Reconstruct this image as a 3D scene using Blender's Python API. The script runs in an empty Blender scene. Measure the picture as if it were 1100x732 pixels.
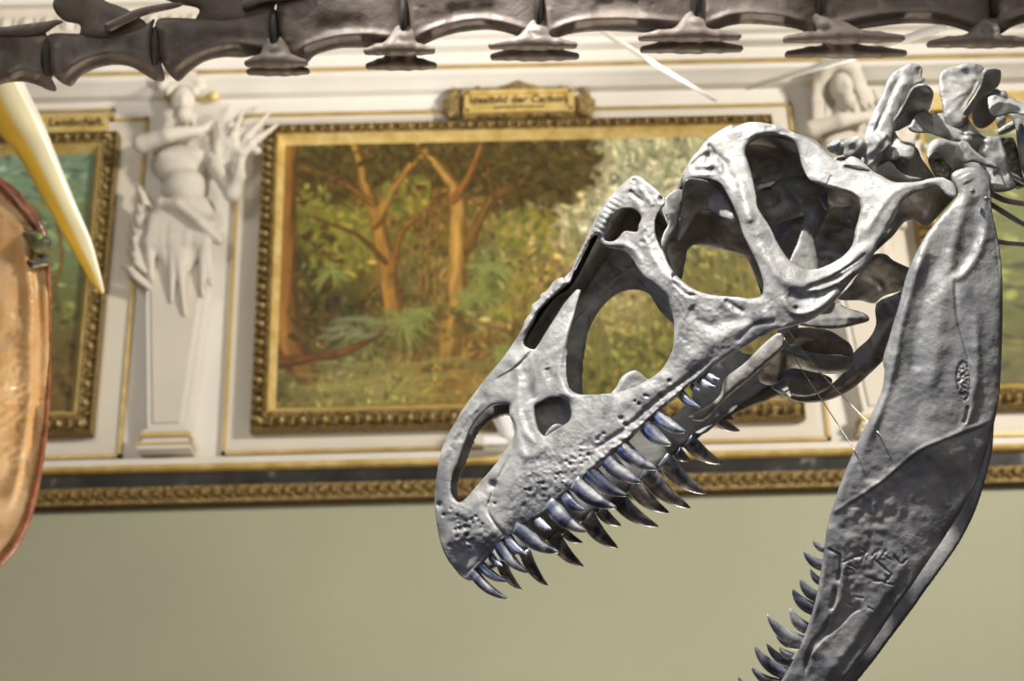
import bpy, math, random
import numpy as np
from mathutils import Vector, Matrix, noise as mnoise

random.seed(7)
rng = np.random.default_rng(7)
SC = bpy.context.scene
COL = SC.collection

# ------------------------------------------------------------------ camera
FPX = 1650.0                       # focal length in pixels of the 1100-wide frame
CX, CY = 550.0, 366.0
CAM = np.array([0.0, 0.0, 1.6])
PITCH, YAW, ROLL = math.radians(24), math.radians(-1), math.radians(-1.75)
_M = (Matrix.Rotation(YAW, 4, 'Z') @ Matrix.Rotation(math.radians(90) + PITCH, 4, 'X') @ Matrix.Rotation(ROLL, 4, 'Z'))
CR = np.array(_M.to_3x3())         # columns: right, up, back
cam_d = bpy.data.cameras.new('camera')
cam_d.sensor_width = 36.0
cam_d.lens = FPX / 1100.0 * 36.0
cam_d.clip_start = 0.05
cam_d.clip_end = 100
cam = bpy.data.objects.new('camera', cam_d)
COL.objects.link(cam)
cam.matrix_world = Matrix.Translation(Vector(CAM)) @ _M
SC.camera = cam

UNIT = 2.0 / FPX                   # metres per skull unit (a pixel at 2 m)

def world(px, py, depth):
    """Point seen at pixel (px,py) lying at camera depth (metres)."""
    px, py, depth = np.broadcast_arrays(np.asarray(px, float), np.asarray(py, float), np.asarray(depth, float))
    c = np.stack([(px - CX) / FPX * depth, -(py - CY) / FPX * depth, -depth], -1)
    return c @ CR.T + CAM

def lift(px, py, w):
    """Traced pixel at depth offset w -> orthonormal skull units (u right, v down, w away)."""
    s = 1.0 + np.asarray(w, float) / FPX
    return np.stack([(np.asarray(px, float) - CX) * s, (np.asarray(py, float) - CY) * s, np.asarray(w, float) + FPX], -1)

def units_to_world(p):
    p = np.asarray(p, float)
    c = np.stack([p[..., 0], -p[..., 1], -p[..., 2]], -1) * UNIT
    return c @ CR.T + CAM

WALL_Y = 7.0
def W(px, py, yoff=0.0):
    """Pixel -> (x, z) on the plane y = WALL_Y - yoff."""
    d = np.array([(px - CX) / FPX, -(py - CY) / FPX, -1.0]) @ CR.T
    t = (WALL_Y - yoff) / d[1]
    p = CAM + d * t
    return p[0], p[2]

# ------------------------------------------------------------------ object helpers
def empty(name, loc=(0, 0, 0), label=None, cat=None, group=None):
    o = bpy.data.objects.new(name, None)
    o.empty_display_size = 0.1
    COL.objects.link(o)
    o.location = loc
    tag(o, label, cat, group)
    return o

def tag(o, label=None, cat=None, group=None, kind=None):
    if label: o['label'] = label
    if cat: o['category'] = cat
    if group: o['group'] = group
    if kind: o['kind'] = kind
    return o

_origin = {}
def mesh_obj(name, verts, faces, mat, parent=None, smooth=True, colors=None, origin=None):
    """World-space verts -> one mesh object; its origin sits at the parent's (or the given) point."""
    v = np.asarray(verts, float)
    if parent is not None:
        off = _origin.get(parent.name)
        if off is None:
            off = np.array(parent.location)
            p = parent.parent
            while p is not None:
                off = off + np.array(p.location)
                p = p.parent
    elif origin is not None:
        off = np.array(origin, float)
    else:
        off = np.array([(v[:, 0].min() + v[:, 0].max()) / 2, (v[:, 1].min() + v[:, 1].max()) / 2, v[:, 2].min()])
    me = bpy.data.meshes.new(name)
    me.from_pydata((v - off).tolist(), [], faces if isinstance(faces, list) else faces.tolist())
    me.update()
    if smooth:
        me.polygons.foreach_set('use_smooth', np.ones(len(me.polygons), bool))
    if colors is not None:
        a = me.color_attributes.new('paint', 'FLOAT_COLOR', 'POINT')
        c = np.ones((len(v), 4), np.float32)
        c[:, :3] = colors
        a.data.foreach_set('color', c.ravel())
    if mat is not None:
        for m in (mat if isinstance(mat, (list, tuple)) else [mat]):
            me.materials.append(m)
    o = bpy.data.objects.new(name, me)
    COL.objects.link(o)
    if parent is not None:
        o.parent = parent
    else:
        o.location = off
    _origin[o.name] = off
    return o

class MB:
    """Collects several shapes into one mesh."""
    def __init__(s):
        s.v, s.f, s.n = [], [], 0
    def add(s, v, f):
        v = np.asarray(v, float)
        s.v.append(v)
        s.f.extend([[i + s.n for i in q] for q in (f if isinstance(f, list) else f.tolist())])
        s.n += len(v)
        return s
    def build(s, name, mat, parent=None, smooth=True):
        return mesh_obj(name, np.concatenate(s.v), s.f, mat, parent, smooth)
    def join(s, o):
        n0 = len(s.f)
        for v in o.v: s.v.append(v)
        s.f.extend([[i + s.n for i in q] for q in o.f]); s.n += o.n
        return n0

def box(x0, x1, y0, y1, z0, z1):
    v = [(x, y, z) for x in (x0, x1) for y in (y0, y1) for z in (z0, z1)]
    f = [[0, 1, 3, 2], [4, 6, 7, 5], [0, 4, 5, 1], [2, 3, 7, 6], [0, 2, 6, 4], [1, 5, 7, 3]]
    return np.array(v, float), f

def tube(pts, rad, n=10, cap=True, flat=1.0, ref=(0, 0, 1)):
    """Swept tube through world points with a radius per point."""
    pts = np.asarray(pts, float)
    rad = np.broadcast_to(np.asarray(rad, float), (len(pts),))
    v, f = [], []
    for i, p in enumerate(pts):
        t = pts[min(i + 1, len(pts) - 1)] - pts[max(i - 1, 0)]
        t = t / (np.linalg.norm(t) + 1e-12)
        a = np.array(ref, float)
        if abs(a @ t) > 0.95:
            a = np.array([0, 1.0, 0.1])
        b = np.cross(t, a); b /= np.linalg.norm(b)
        c = np.cross(b, t)
        for k in range(n):
            q = 2 * math.pi * k / n
            v.append(p + rad[i] * (math.cos(q) * b + flat * math.sin(q) * c))
    for i in range(len(pts) - 1):
        for k in range(n):
            k2 = (k + 1) % n
            f.append([i * n + k, i * n + k2, (i + 1) * n + k2, (i + 1) * n + k])
    if cap:
        f.append([k for k in range(n)][::-1])
        f.append([(len(pts) - 1) * n + k for k in range(n)])
    return np.array(v), f

def spline(pts, sub=6, closed=False):
    P = np.asarray(pts, float)
    n = len(P)
    out = []
    rngi = range(n) if closed else range(n - 1)
    for i in rngi:
        if closed:
            p0, p1, p2, p3 = P[(i - 1) % n], P[i], P[(i + 1) % n], P[(i + 2) % n]
        else:
            p0, p1, p2, p3 = P[max(i - 1, 0)], P[i], P[i + 1], P[min(i + 2, n - 1)]
        for k in range(sub):
            t = k / sub
            out.append(0.5 * ((2 * p1) + (p2 - p0) * t + (2 * p0 - 5 * p1 + 4 * p2 - p3) * t * t + (3 * p1 - p0 - 3 * p2 + p3) * t ** 3))
    if not closed:
        out.append(P[-1])
    return np.array(out)

def rbf(ctrl):
    """Smooth scalar field through (x, y, value) points (linear kernel + plane)."""
    c = np.asarray(ctrl, float)
    n = len(c)
    if n == 1:
        return lambda X, Y: np.full(np.shape(X), c[0, 2])
    d = np.hypot(c[:, None, 0] - c[None, :, 0], c[:, None, 1] - c[None, :, 1])
    d = np.sqrt(d * d + 64.0)
    if n < 4:
        A = np.concatenate([c[:, :2], np.ones((n, 1))], 1)
        k, *_ = np.linalg.lstsq(A, c[:, 2], rcond=None)
        return lambda X, Y: k[0] * X + k[1] * Y + k[2]
    A = np.zeros((n + 1, n + 1))
    A[:n, :n] = -d + np.eye(n) * -2.0
    A[:n, n] = A[n, :n] = 1
    sol = np.linalg.solve(A, np.append(c[:, 2], 0))
    def fn(X, Y):
        out = np.full(np.shape(X), sol[n], float)
        for i in range(n):
            out -= sol[i] * np.sqrt((X - c[i, 0]) ** 2 + (Y - c[i, 1]) ** 2 + 64.0)
        return out
    return fn

def lattice_noise(shape, scale, seed):
    """Smooth value noise on a pixel grid."""
    r = np.random.default_rng(seed)
    h, w = shape
    gh, gw = int(h / scale) + 3, int(w / scale) + 3
    g = r.random((gh, gw)) * 2 - 1
    y = np.arange(h) / scale; x = np.arange(w) / scale
    yi, xi = y.astype(int), x.astype(int)
    fy, fx = y - yi, x - xi
    fy = fy * fy * (3 - 2 * fy); fx = fx * fx * (3 - 2 * fx)
    a = g[yi][:, xi]; b = g[yi][:, xi + 1]; c = g[yi + 1][:, xi]; d = g[yi + 1][:, xi + 1]
    return (a * (1 - fx) + b * fx) * (1 - fy[:, None]) + (c * (1 - fx) + d * fx) * fy[:, None]

def seg_dist(X, Y, a, b):
    dx, dy = b[0] - a[0], b[1] - a[1]
    L = dx * dx + dy * dy + 1e-12
    t = np.clip(((X - a[0]) * dx + (Y - a[1]) * dy) / L, 0, 1)
    return np.hypot(X - a[0] - t * dx, Y - a[1] - t * dy), t, (X - a[0]) * dy - (Y - a[1]) * dx

def relief_field(X, Y, x0, y0, step, feats):
    R = np.zeros_like(X)
    H, Wd = X.shape
    for ft in feats:
        kind = ft[0]
        if kind in ('ridge', 'step'):
            _, pts, sig, amp = ft[:4]
            pts = spline(pts, 5) if len(pts) > 2 else np.asarray(pts, float)
            pad = sig * 4 + 3
            i0 = max(int((pts[:, 1].min() - pad - y0) / step), 0); i1 = min(int((pts[:, 1].max() + pad - y0) / step) + 1, H)
            j0 = max(int((pts[:, 0].min() - pad - x0) / step), 0); j1 = min(int((pts[:, 0].max() + pad - x0) / step) + 1, Wd)
            if i1 <= i0 or j1 <= j0: continue
            x, y = X[i0:i1, j0:j1], Y[i0:i1, j0:j1]
            D = np.full(x.shape, 1e9); S = np.zeros(x.shape); A = np.ones(x.shape)
            n = len(pts) - 1
            for k in range(n):
                d, t, s = seg_dist(x, y, pts[k], pts[k + 1])
                m = d < D
                D[m] = d[m]; S[m] = s[m]
                u = (k + t) / n
                A[m] = np.minimum(1, 6 * np.minimum(u, 1 - u) + 0.15)[m]
            if kind == 'ridge':
                R[i0:i1, j0:j1] += amp * A * np.exp(-(D / sig) ** 2)
            else:                                     # raised lip on the right-hand side of the line
                side = np.clip(S / (np.abs(S) + 1e-9), -1, 1)
                sd = D * np.where(side >= 0, 1, -1)
                R[i0:i1, j0:j1] += amp * A * np.clip(sd / 1.6 + 0.5, 0, 1) * np.exp(-np.maximum(sd, 0) / sig)
        elif kind == 'blob':
            _, px, py, sig, amp = ft[:5]
            R += amp * np.exp(-((X - px) ** 2 + (Y - py) ** 2) / sig ** 2)
        elif kind == 'noise':
            _, scale, amp, seed = ft[:4]
            n = lattice_noise(X.shape, scale / step, seed)
            if len(ft) > 4:
                px, py, rx, ry, ang = ft[4]
                c, s = math.cos(ang), math.sin(ang)
                a = ((X - px) * c + (Y - py) * s) / rx; b = (-(X - px) * s + (Y - py) * c) / ry
                n = n * np.exp(-(a * a + b * b))
            R += amp * n
    return R

def inflate(outer, holes=(), w=0.0, lam=8.0, thick=0.85, step=1.0, feats=(), front=1.0, back=1.0, sub=5, round_=True):
    """A solid bone plate from its outline: rounded edges, own depth field, relief on the near face.
    Returns skull-unit vertices and faces."""
    polys = [spline(outer, sub, True) if sub > 1 else np.asarray(outer, float)]
    polys += [spline(h, sub, True) for h in holes]
    x0, y0 = polys[0].min(0) - 2.5 * step
    x1, y1 = polys[0].max(0) + 2.5 * step
    xs = np.arange(x0, x1 + step, step); ys = np.arange(y0, y1 + step, step)
    X, Y = np.meshgrid(xs, ys)
    H, Wd = X.shape
    inside = np.zeros(X.shape, bool)
    dist = np.full(X.shape, 3.0 * step)
    for P in polys:
        Q = np.roll(P, -1, 0)
        for a, b in zip(P, Q):
            lo, hi = min(a[1], b[1]), max(a[1], b[1])
            i0, i1 = int(math.ceil((lo - y0) / step)), int(math.ceil((hi - y0) / step))
            if i1 > i0 and hi > lo:
                yy = ys[i0:i1]
                xc = a[0] + (yy - a[1]) / (b[1] - a[1]) * (b[0] - a[0])
                inside[i0:i1] ^= X[i0:i1] > xc[:, None]
            pad = 3 * step
            i0 = max(int((lo - pad - y0) / step), 0); i1 = min(int((hi + pad - y0) / step) + 2, H)
            j0 = max(int((min(a[0], b[0]) - pad - x0) / step), 0); j1 = min(int((max(a[0], b[0]) + pad - x0) / step) + 2, Wd)
            d, _, _ = seg_dist(X[i0:i1, j0:j1], Y[i0:i1, j0:j1], a, b)
            np.minimum(dist[i0:i1, j0:j1], d, out=dist[i0:i1, j0:j1])
    sd = np.where(inside, np.maximum(dist, 1e-3), -np.maximum(dist, 1e-3))
    # screened Poisson inflation
    phi = np.zeros(X.shape, np.float32)
    k = 1.0 / (4 + step * step / lam ** 2)
    msk = inside.astype(np.float32)
    src = np.float32(2 * step * step)
    for _ in range(int(9 * lam / step) + 20):
        s = np.full(phi.shape, src, np.float32)
        s[1:] += phi[:-1]; s[:-1] += phi[1:]; s[:, 1:] += phi[:, :-1]; s[:, :-1] += phi[:, 1:]
        phi = s * np.float32(k) * msk
    h = thick * np.sqrt(phi)
    R = relief_field(X, Y, x0, y0, step, feats) if feats else np.zeros_like(X)
    R = R * np.clip(sd / 4.0, 0, 1)
    wf = (lambda x, y: np.full(np.shape(x), float(w))) if np.isscalar(w) else (w if callable(w) else rbf(w))
    wc = wf(X, Y)
    idx = -np.ones(X.shape, int)
    ii = np.nonzero(inside)
    n = len(ii[0])
    idx[ii] = np.arange(n)
    vf = lift(X[ii], Y[ii], wc[ii] - h[ii] * front - R[ii])
    vb = lift(X[ii], Y[ii], wc[ii] + h[ii] * back)
    c00, c01, c11, c10 = inside[:-1, :-1], inside[:-1, 1:], inside[1:, 1:], inside[1:, :-1]
    cnt = c00.astype(int) + c01 + c11 + c10
    full = np.nonzero(cnt == 4)
    q = np.stack([idx[full[0], full[1]], idx[full[0], full[1] + 1], idx[full[0] + 1, full[1] + 1], idx[full[0] + 1, full[1]]], 1)
    faces = q.tolist() + (q[:, ::-1] + n).tolist()
    ex, exv = {}, []
    def cross(i, j, i2, j2):
        key = (i, j, i2, j2) if (i, j) < (i2, j2) else (i2, j2, i, j)
        r = ex.get(key)
        if r is None:
            a, b = sd[i, j], sd[i2, j2]
            t = min(max(a / (a - b), 0.02), 0.98)
            r = ex[key] = 2 * n + len(exv)
            exv.append((X[i, j] + (X[i2, j2] - X[i, j]) * t, Y[i, j] + (Y[i2, j2] - Y[i, j]) * t))
        return r
    for i, j in zip(*np.nonzero((cnt > 0) & (cnt < 4))):
        cs = ((i, j), (i, j + 1), (i + 1, j + 1), (i + 1, j))
        pf, pb = [], []
        for k4 in range(4):
            a, b = cs[k4], cs[(k4 + 1) % 4]
            if inside[a]:
                pf.append(int(idx[a])); pb.append(int(idx[a]) + n)
            if inside[a] != inside[b]:
                e = cross(a[0], a[1], b[0], b[1])
                pf.append(e); pb.append(e)
        faces.append(pf); faces.append(pb[::-1])
    exv = np.array(exv) if exv else np.zeros((0, 2))
    ve = lift(exv[:, 0], exv[:, 1], wf(exv[:, 0], exv[:, 1]))
    return np.concatenate([vf, vb, ve]), faces

def surface_nets(F, origin, h):
    """Zero level set of a sampled field F[x,y,z] (negative inside) as quads."""
    s = F < 0
    nx, ny, nz = F.shape
    acc = np.zeros((nx - 1, ny - 1, nz - 1, 3), np.float32); cnt = np.zeros((nx - 1, ny - 1, nz - 1), np.float32)
    corners = [(a, b, c) for a in (0, 1) for b in (0, 1) for c in (0, 1)]
    def sl(a, b, c):
        return (slice(a, nx - 1 + a), slice(b, ny - 1 + b), slice(c, nz - 1 + c))
    for a in corners:
        for ax in range(3):
            if a[ax]: continue
            b = list(a); b[ax] = 1; b = tuple(b)
            Fa, Fb = F[sl(*a)], F[sl(*b)]
            m = (Fa < 0) != (Fb < 0)
            t = np.where(m, Fa / np.where(m, Fa - Fb, 1), 0)
            for d in range(3):
                acc[..., d] += np.where(m, a[d] + (t if d == ax else 0), 0)
            cnt += m
    act = cnt > 0
    vid = -np.ones(act.shape, int)
    k = np.nonzero(act)
    vid[k] = np.arange(len(k[0]))
    V = (np.stack(k, 1) + acc[k] / cnt[k][:, None]) * h + np.asarray(origin)
    faces = []
    for ax in range(3):
        u, v = (ax + 1) % 3, (ax + 2) % 3
        a = [slice(1, -1)] * 3; b = [slice(1, -1)] * 3
        a[ax] = slice(0, -1); b[ax] = slice(1, None)
        sa, sb = s[tuple(a)], s[tuple(b)]
        e = np.nonzero(sa != sb)
        p = np.stack(e, 1); p[:, u] += 1; p[:, v] += 1
        fl = sa[e]
        def g(du, dv):
            r = p.copy(); r[:, u] += du; r[:, v] += dv
            return vid[r[:, 0], r[:, 1], r[:, 2]]
        q = np.stack([g(-1, -1), g(0, -1), g(0, 0), g(-1, 0)], 1)
        q = np.where(fl[:, None], q, q[:, ::-1])
        faces.append(q)
    return V, np.concatenate(faces)

class SDF:
    """Smooth union of rounded shapes in a local frame, meshed with surface nets."""
    def __init__(s): s.it = []
    def cap(s, a, b, ra, rb=None, k=None): s.it.append(('c', np.array(a, float), np.array(b, float), ra, ra if rb is None else rb, k)); return s
    def ell(s, c, r, rot=None, k=None): s.it.append(('e', np.array(c, float), np.array(r, float), rot, None, k)); return s
    def path(s, pts, rads, k=None):
        for i in range(len(pts) - 1): s.cap(pts[i], pts[i + 1], rads[i], rads[i + 1], k)
        return s
    def mesh(s, h, k=0.01, pad=None, extra=None):
        lo, hi = np.full(3, 1e9), np.full(3, -1e9)
        for it in s.it:
            if it[0] == 'c':
                r = max(it[3], it[4])
                lo = np.minimum(lo, np.minimum(it[1], it[2]) - r); hi = np.maximum(hi, np.maximum(it[1], it[2]) + r)
            else:
                r = it[2].max() if it[3] is not None else it[2]
                lo = np.minimum(lo, it[1] - r); hi = np.maximum(hi, it[1] + r)
        p = 3 * h + k if pad is None else pad
        lo -= p; hi += p
        ax = [np.arange(lo[i], hi[i] + h, h, dtype=np.float32) for i in range(3)]
        shp = tuple(len(a) for a in ax)
        F = np.full(shp, 1.0, np.float32)
        for it in s.it:
            kk = it[5] if it[5] is not None else k
            if it[0] == 'c':
                r = max(it[3], it[4]) + 3 * kk + 3 * h
                bl, bh = np.minimum(it[1], it[2]) - r, np.maximum(it[1], it[2]) + r
            else:
                rr = (np.full(3, it[2].max()) if it[3] is not None else it[2]) + 3 * kk + 3 * h
                bl, bh = it[1] - rr, it[1] + rr
            i0 = np.clip(((bl - lo) / h).astype(int), 0, None); i1 = np.minimum(((bh - lo) / h).astype(int) + 2, shp)
            sl = tuple(slice(a, b) for a, b in zip(i0, i1))
            P = np.stack(np.meshgrid(*[ax[i][sl[i]] for i in range(3)], indexing='ij'), -1)
            if it[0] == 'c':
                a, b = it[1], it[2]
                d = b - a
                t = np.clip(((P - a) @ d) / (d @ d + 1e-12), 0, 1)
                D = np.linalg.norm(P - a - t[..., None] * d, axis=-1) - (it[3] + (it[4] - it[3]) * t)
            else:
                Q = P - it[1]
                if it[3] is not None: Q = Q @ np.asarray(it[3], float)
                n1 = np.linalg.norm(Q / it[2], axis=-1); n2 = np.linalg.norm(Q / it[2] ** 2, axis=-1) + 1e-9
                D = n1 * (n1 - 1) / n2
            G = F[sl]
            hh = np.clip(0.5 + 0.5 * (G - D) / kk, 0, 1)
            F[sl] = G * (1 - hh) + D * hh - kk * hh * (1 - hh)
        if extra is not None:
            F = extra(F, np.meshgrid(*ax, indexing='ij'))
        return surface_nets(F, lo, h)
# ------------------------------------------------------------------ materials
def new_mat(name):
    m = bpy.data.materials.new(name); m.use_nodes = True
    nt = m.node_tree
    return m, nt, nt.nodes['Principled BSDF']

def N(nt, t, **kw):
    n = nt.nodes.new(t)
    for k, v in kw.items():
        if hasattr(n, k) and k not in ('inputs',): setattr(n, k, v)
    return n

def noise_mat(name, cols, scale=20, detail=6, rough=(0.4, 0.6), metallic=0.0, bump=0.0, bscale=60, spec=0.5, dist=0.0, bump2=0.0, bscale2=300, stops=None, coat=0.0):
    m, nt, b = new_mat(name)
    L = nt.links.new
    tc = N(nt, 'ShaderNodeTexCoord')
    nz = N(nt, 'ShaderNodeTexNoise'); nz.inputs['Scale'].default_value = scale; nz.inputs['Detail'].default_value = detail
    nz.inputs['Distortion'].default_value = dist
    L(tc.outputs['Object'], nz.inputs['Vector'])
    cr = N(nt, 'ShaderNodeValToRGB')
    st = stops or [0.3 + 0.4 * i / max(len(cols) - 1, 1) for i in range(len(cols))]
    el = cr.color_ramp.elements
    while len(el) < len(cols): el.new(0.5)
    for e, c, p in zip(el, cols, st):
        e.position = p; e.color = (*c, 1)
    L(nz.outputs['Fac'], cr.inputs['Fac']); L(cr.outputs['Color'], b.inputs['Base Color'])
    mr = N(nt, 'ShaderNodeMapRange'); mr.inputs['To Min'].default_value = rough[0]; mr.inputs['To Max'].default_value = rough[1]
    mr.inputs['From Min'].default_value = 0.3; mr.inputs['From Max'].default_value = 0.7
    n2 = N(nt, 'ShaderNodeTexNoise'); n2.inputs['Scale'].default_value = scale * 2.3
    L(tc.outputs['Object'], n2.inputs['Vector'])
    L(n2.outputs['Fac'], mr.inputs['Value']); L(mr.outputs['Result'], b.inputs['Roughness'])
    b.inputs['Metallic'].default_value = metallic
    b.inputs['Specular IOR Level'].default_value = spec
    b.inputs['Coat Weight'].default_value = coat
    last = None
    for s, sc in ((bump, bscale), (bump2, bscale2)):
        if s:
            n3 = N(nt, 'ShaderNodeTexNoise'); n3.inputs['Scale'].default_value = sc; n3.inputs['Detail'].default_value = 5
            L(tc.outputs['Object'], n3.inputs['Vector'])
            bp = N(nt, 'ShaderNodeBump'); bp.inputs['Strength'].default_value = s; bp.inputs['Distance'].default_value = 0.02
            L(n3.outputs['Fac'], bp.inputs['Height'])
            if last: L(last.outputs['Normal'], bp.inputs['Normal'])
            last = bp
    if last: L(last.outputs['Normal'], b.inputs['Normal'])
    return m

def paint_mat(name, rough=0.6, spec=0.3, bump=0.0, bscale=80, metallic=0.0, coat=0.0):
    """Shows the mesh's own 'paint' colour attribute (pictures, two-tone things)."""
    m, nt, b = new_mat(name)
    a = N(nt, 'ShaderNodeVertexColor'); a.layer_name = 'paint'
    nt.links.new(a.outputs['Color'], b.inputs['Base Color'])
    b.inputs['Roughness'].default_value = rough
    b.inputs['Specular IOR Level'].default_value = spec
    b.inputs['Metallic'].default_value = metallic
    b.inputs['Coat Weight'].default_value = coat
    if bump:
        tc = N(nt, 'ShaderNodeTexCoord'); n3 = N(nt, 'ShaderNodeTexNoise'); n3.inputs['Scale'].default_value = bscale
        nt.links.new(tc.outputs['Object'], n3.inputs['Vector'])
        bp = N(nt, 'ShaderNodeBump'); bp.inputs['Strength'].default_value = bump; bp.inputs['Distance'].default_value = 0.02
        nt.links.new(n3.outputs['Fac'], bp.inputs['Height']); nt.links.new(bp.outputs['Normal'], b.inputs['Normal'])
    return m

M = {}
M['bone'] = noise_mat('grey_bone', [(.085, .085, .086), (.19, .187, .18), (.29, .285, .27)], 24, 11, (.38, .64), 0.0, .09, 70, .5, 1.0, .08, 380)
M['jaw'] = noise_mat('shaded_bone', [(.065, .069, .078), (.135, .136, .137), (.215, .21, .198)], 16, 10, (.34, .60), 0.0, .09, 70, .5, 1.0, .08, 380)  # bone colour darkened to stand in for the dimmer light on the jaw
M['rough_bone'] = noise_mat('porous_bone', [(.07, .065, .05), (.20, .19, .15), (.30, .28, .22)], 60, 8, (.6, .8), 0, .8, 160, .3, .5)
M['tooth'] = noise_mat('dark_tooth_enamel', [(.05, .058, .085), (.20, .215, .26), (.50, .50, .49)], 26, 6, (.2, .38), 0.45, .06, 120, .8, 1.2, stops=[.38, .51, .64])
M['brown_bone'] = noise_mat('brown_bone', [(.12, .094, .078), (.172, .14, .12), (.23, .19, .162)], 9, 8, (.42, .6), 0, .12, 40, .5, .4, .08, 150)
M['plaster'] = noise_mat('white_plaster', [(.68, .645, .58), (.75, .71, .645)], 3, 4, (.6, .75), 0, .02, 20, .3)
M['panel'] = noise_mat('cream_panel', [(.62, .565, .48), (.67, .615, .525)], 2, 4, (.6, .75), 0, .02, 20, .3)
M['stone'] = noise_mat('stucco_figure', [(.58, .53, .455), (.68, .63, .55)], 10, 5, (.6, .8), 0, .1, 40, .3)
M['olive'] = noise_mat('olive_wall_paint', [(.335, .335, .235), (.36, .358, .25)], 1.2, 5, (.62, .7), 0, .02, 60, .3)
M['gold'] = noise_mat('gilding', [(.50, .34, .09), (.64, .46, .155), (.74, .57, .25)], 14, 5, (.4, .55), .25, .1, 60, .5)
M['gold_line'] = noise_mat('gold_line', [(.42, .29, .09), (.56, .41, .17)], 8, 4, (.4, .55), .3, 0, 60, .5)
M['gold_dark'] = noise_mat('old_gilding', [(.085, .05, .016), (.23, .15, .046), (.42, .30, .105)], 55, 6, (.4, .6), .25, .6, 90, .5)
M['bead'] = noise_mat('gilt_bead', [(.38, .27, .10), (.56, .42, .19)], 30, 3, (.35, .5), .25, 0, 60, .6)
M['marble'] = noise_mat('black_marble', [(.012, .011, .01), (.03, .027, .024), (.30, .26, .22)], 2.5, 9, (.45, .6), 0, 0, 60, .25, 2.2, stops=[.35, .62, .80])
M['wire'] = noise_mat('steel_wire', [(.3, .29, .27), (.5, .48, .45)], 50, 2, (.25, .4), .8)
M['cable'] = noise_mat('white_cable', [(.93, .93, .91), (.96, .96, .94)], 20, 2, (.4, .5))
M['floor'] = noise_mat('floor_parquet', [(.16, .09, .045), (.24, .15, .08)], 3, 5, (.35, .5))
M['letters'] = noise_mat('dark_lettering', [(.06, .035, .01), (.10, .06, .02)], 20, 2, (.5, .6))
M['cushion'] = noise_mat('joint_cushion', [(.02, .017, .014), (.05, .042, .035)], 30, 4, (.6, .8))
M['white_metal'] = noise_mat('white_enamel', [(.8, .82, .84), (.9, .9, .9)], 10, 2, (.25, .35))
M['grey_metal'] = noise_mat('grey_bracket', [(.10, .10, .10), (.2, .2, .2)], 30, 3, (.35, .5), .4)
M['paint'] = paint_mat('oil_paint', .5, .25, .06, 60)
M['spike'] = paint_mat('glossy_cream_resin', .3, .5, .03, 30)
M['amber'] = noise_mat('amber_shell', [(.50, .26, .095), (.58, .34, .14), (.65, .43, .22)], 9, 7, (.22, .45), 0, .12, 60, .6, .3)
M['amber_rim'] = noise_mat('brown_rim', [(.10, .035, .015), (.26, .09, .04), (.40, .16, .08)], 22, 6, (.15, .35), 0, .1, 60, .7, .3)
M['knuckle'] = noise_mat('dark_horn', [(.03, .025, .02), (.09, .08, .055), (.16, .16, .05)], 40, 4, (.18, .35), 0, .15, 90, .6)
# ------------------------------------------------------------------ dinosaur skull
TL = math.radians(24)
Lx = np.array([math.sin(TL) * .62, math.sin(TL) * .785, math.cos(TL)])      # near -> far side of the skull
M0 = np.array([700.0 - CX, 400.0 - CY, 78.0 + FPX])                            # a point of its mid plane

def mid_w(px, py, hw=0.0):
    """Depth of the surface lying hw units on the near side of the mid plane."""
    return 78.0 - (hw + (px - 700.0) * Lx[0] + (py - 400.0) * Lx[1]) / Lx[2]

def mirror(v):
    d = (v - M0) @ Lx
    return v - 2 * d[:, None] * Lx

HW = [(486, 602, 8), (496, 614, 7), (474, 575, 8), (470, 555, 8), (507, 613, 11), (495, 590, 15), (500, 570, 23), (515, 598, 19), (490, 578, 17), (520, 575, 33), (538, 575, 38), (476, 500, 6), (500, 445, 9), (518, 415, 15),
      (545, 500, 38), (562, 540, 48), (562, 450, 35), (560, 365, 22), (590, 312, 22), (615, 290, 24), (640, 240, 34), (680, 195, 40),
      (600, 490, 58), (640, 460, 64), (600, 400, 40), (620, 320, 32), (690, 420, 74), (720, 430, 78), (760, 400, 86), (670, 250, 46),
      (700, 270, 58), (738, 310, 84), (760, 350, 92), (820, 330, 106), (850, 305, 110), (900, 300, 106), (740, 185, 70), (780, 150, 72),
      (788, 190, 82), (805, 230, 100), (830, 137, 73), (870, 160, 80), (920, 190, 91), (930, 230, 98), (1000, 196, 100), (1024, 205, 100), (965, 210, 102)]
_hw = rbf(HW)
def near_w(X, Y): return mid_w(X, Y, _hw(X, Y))

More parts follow.
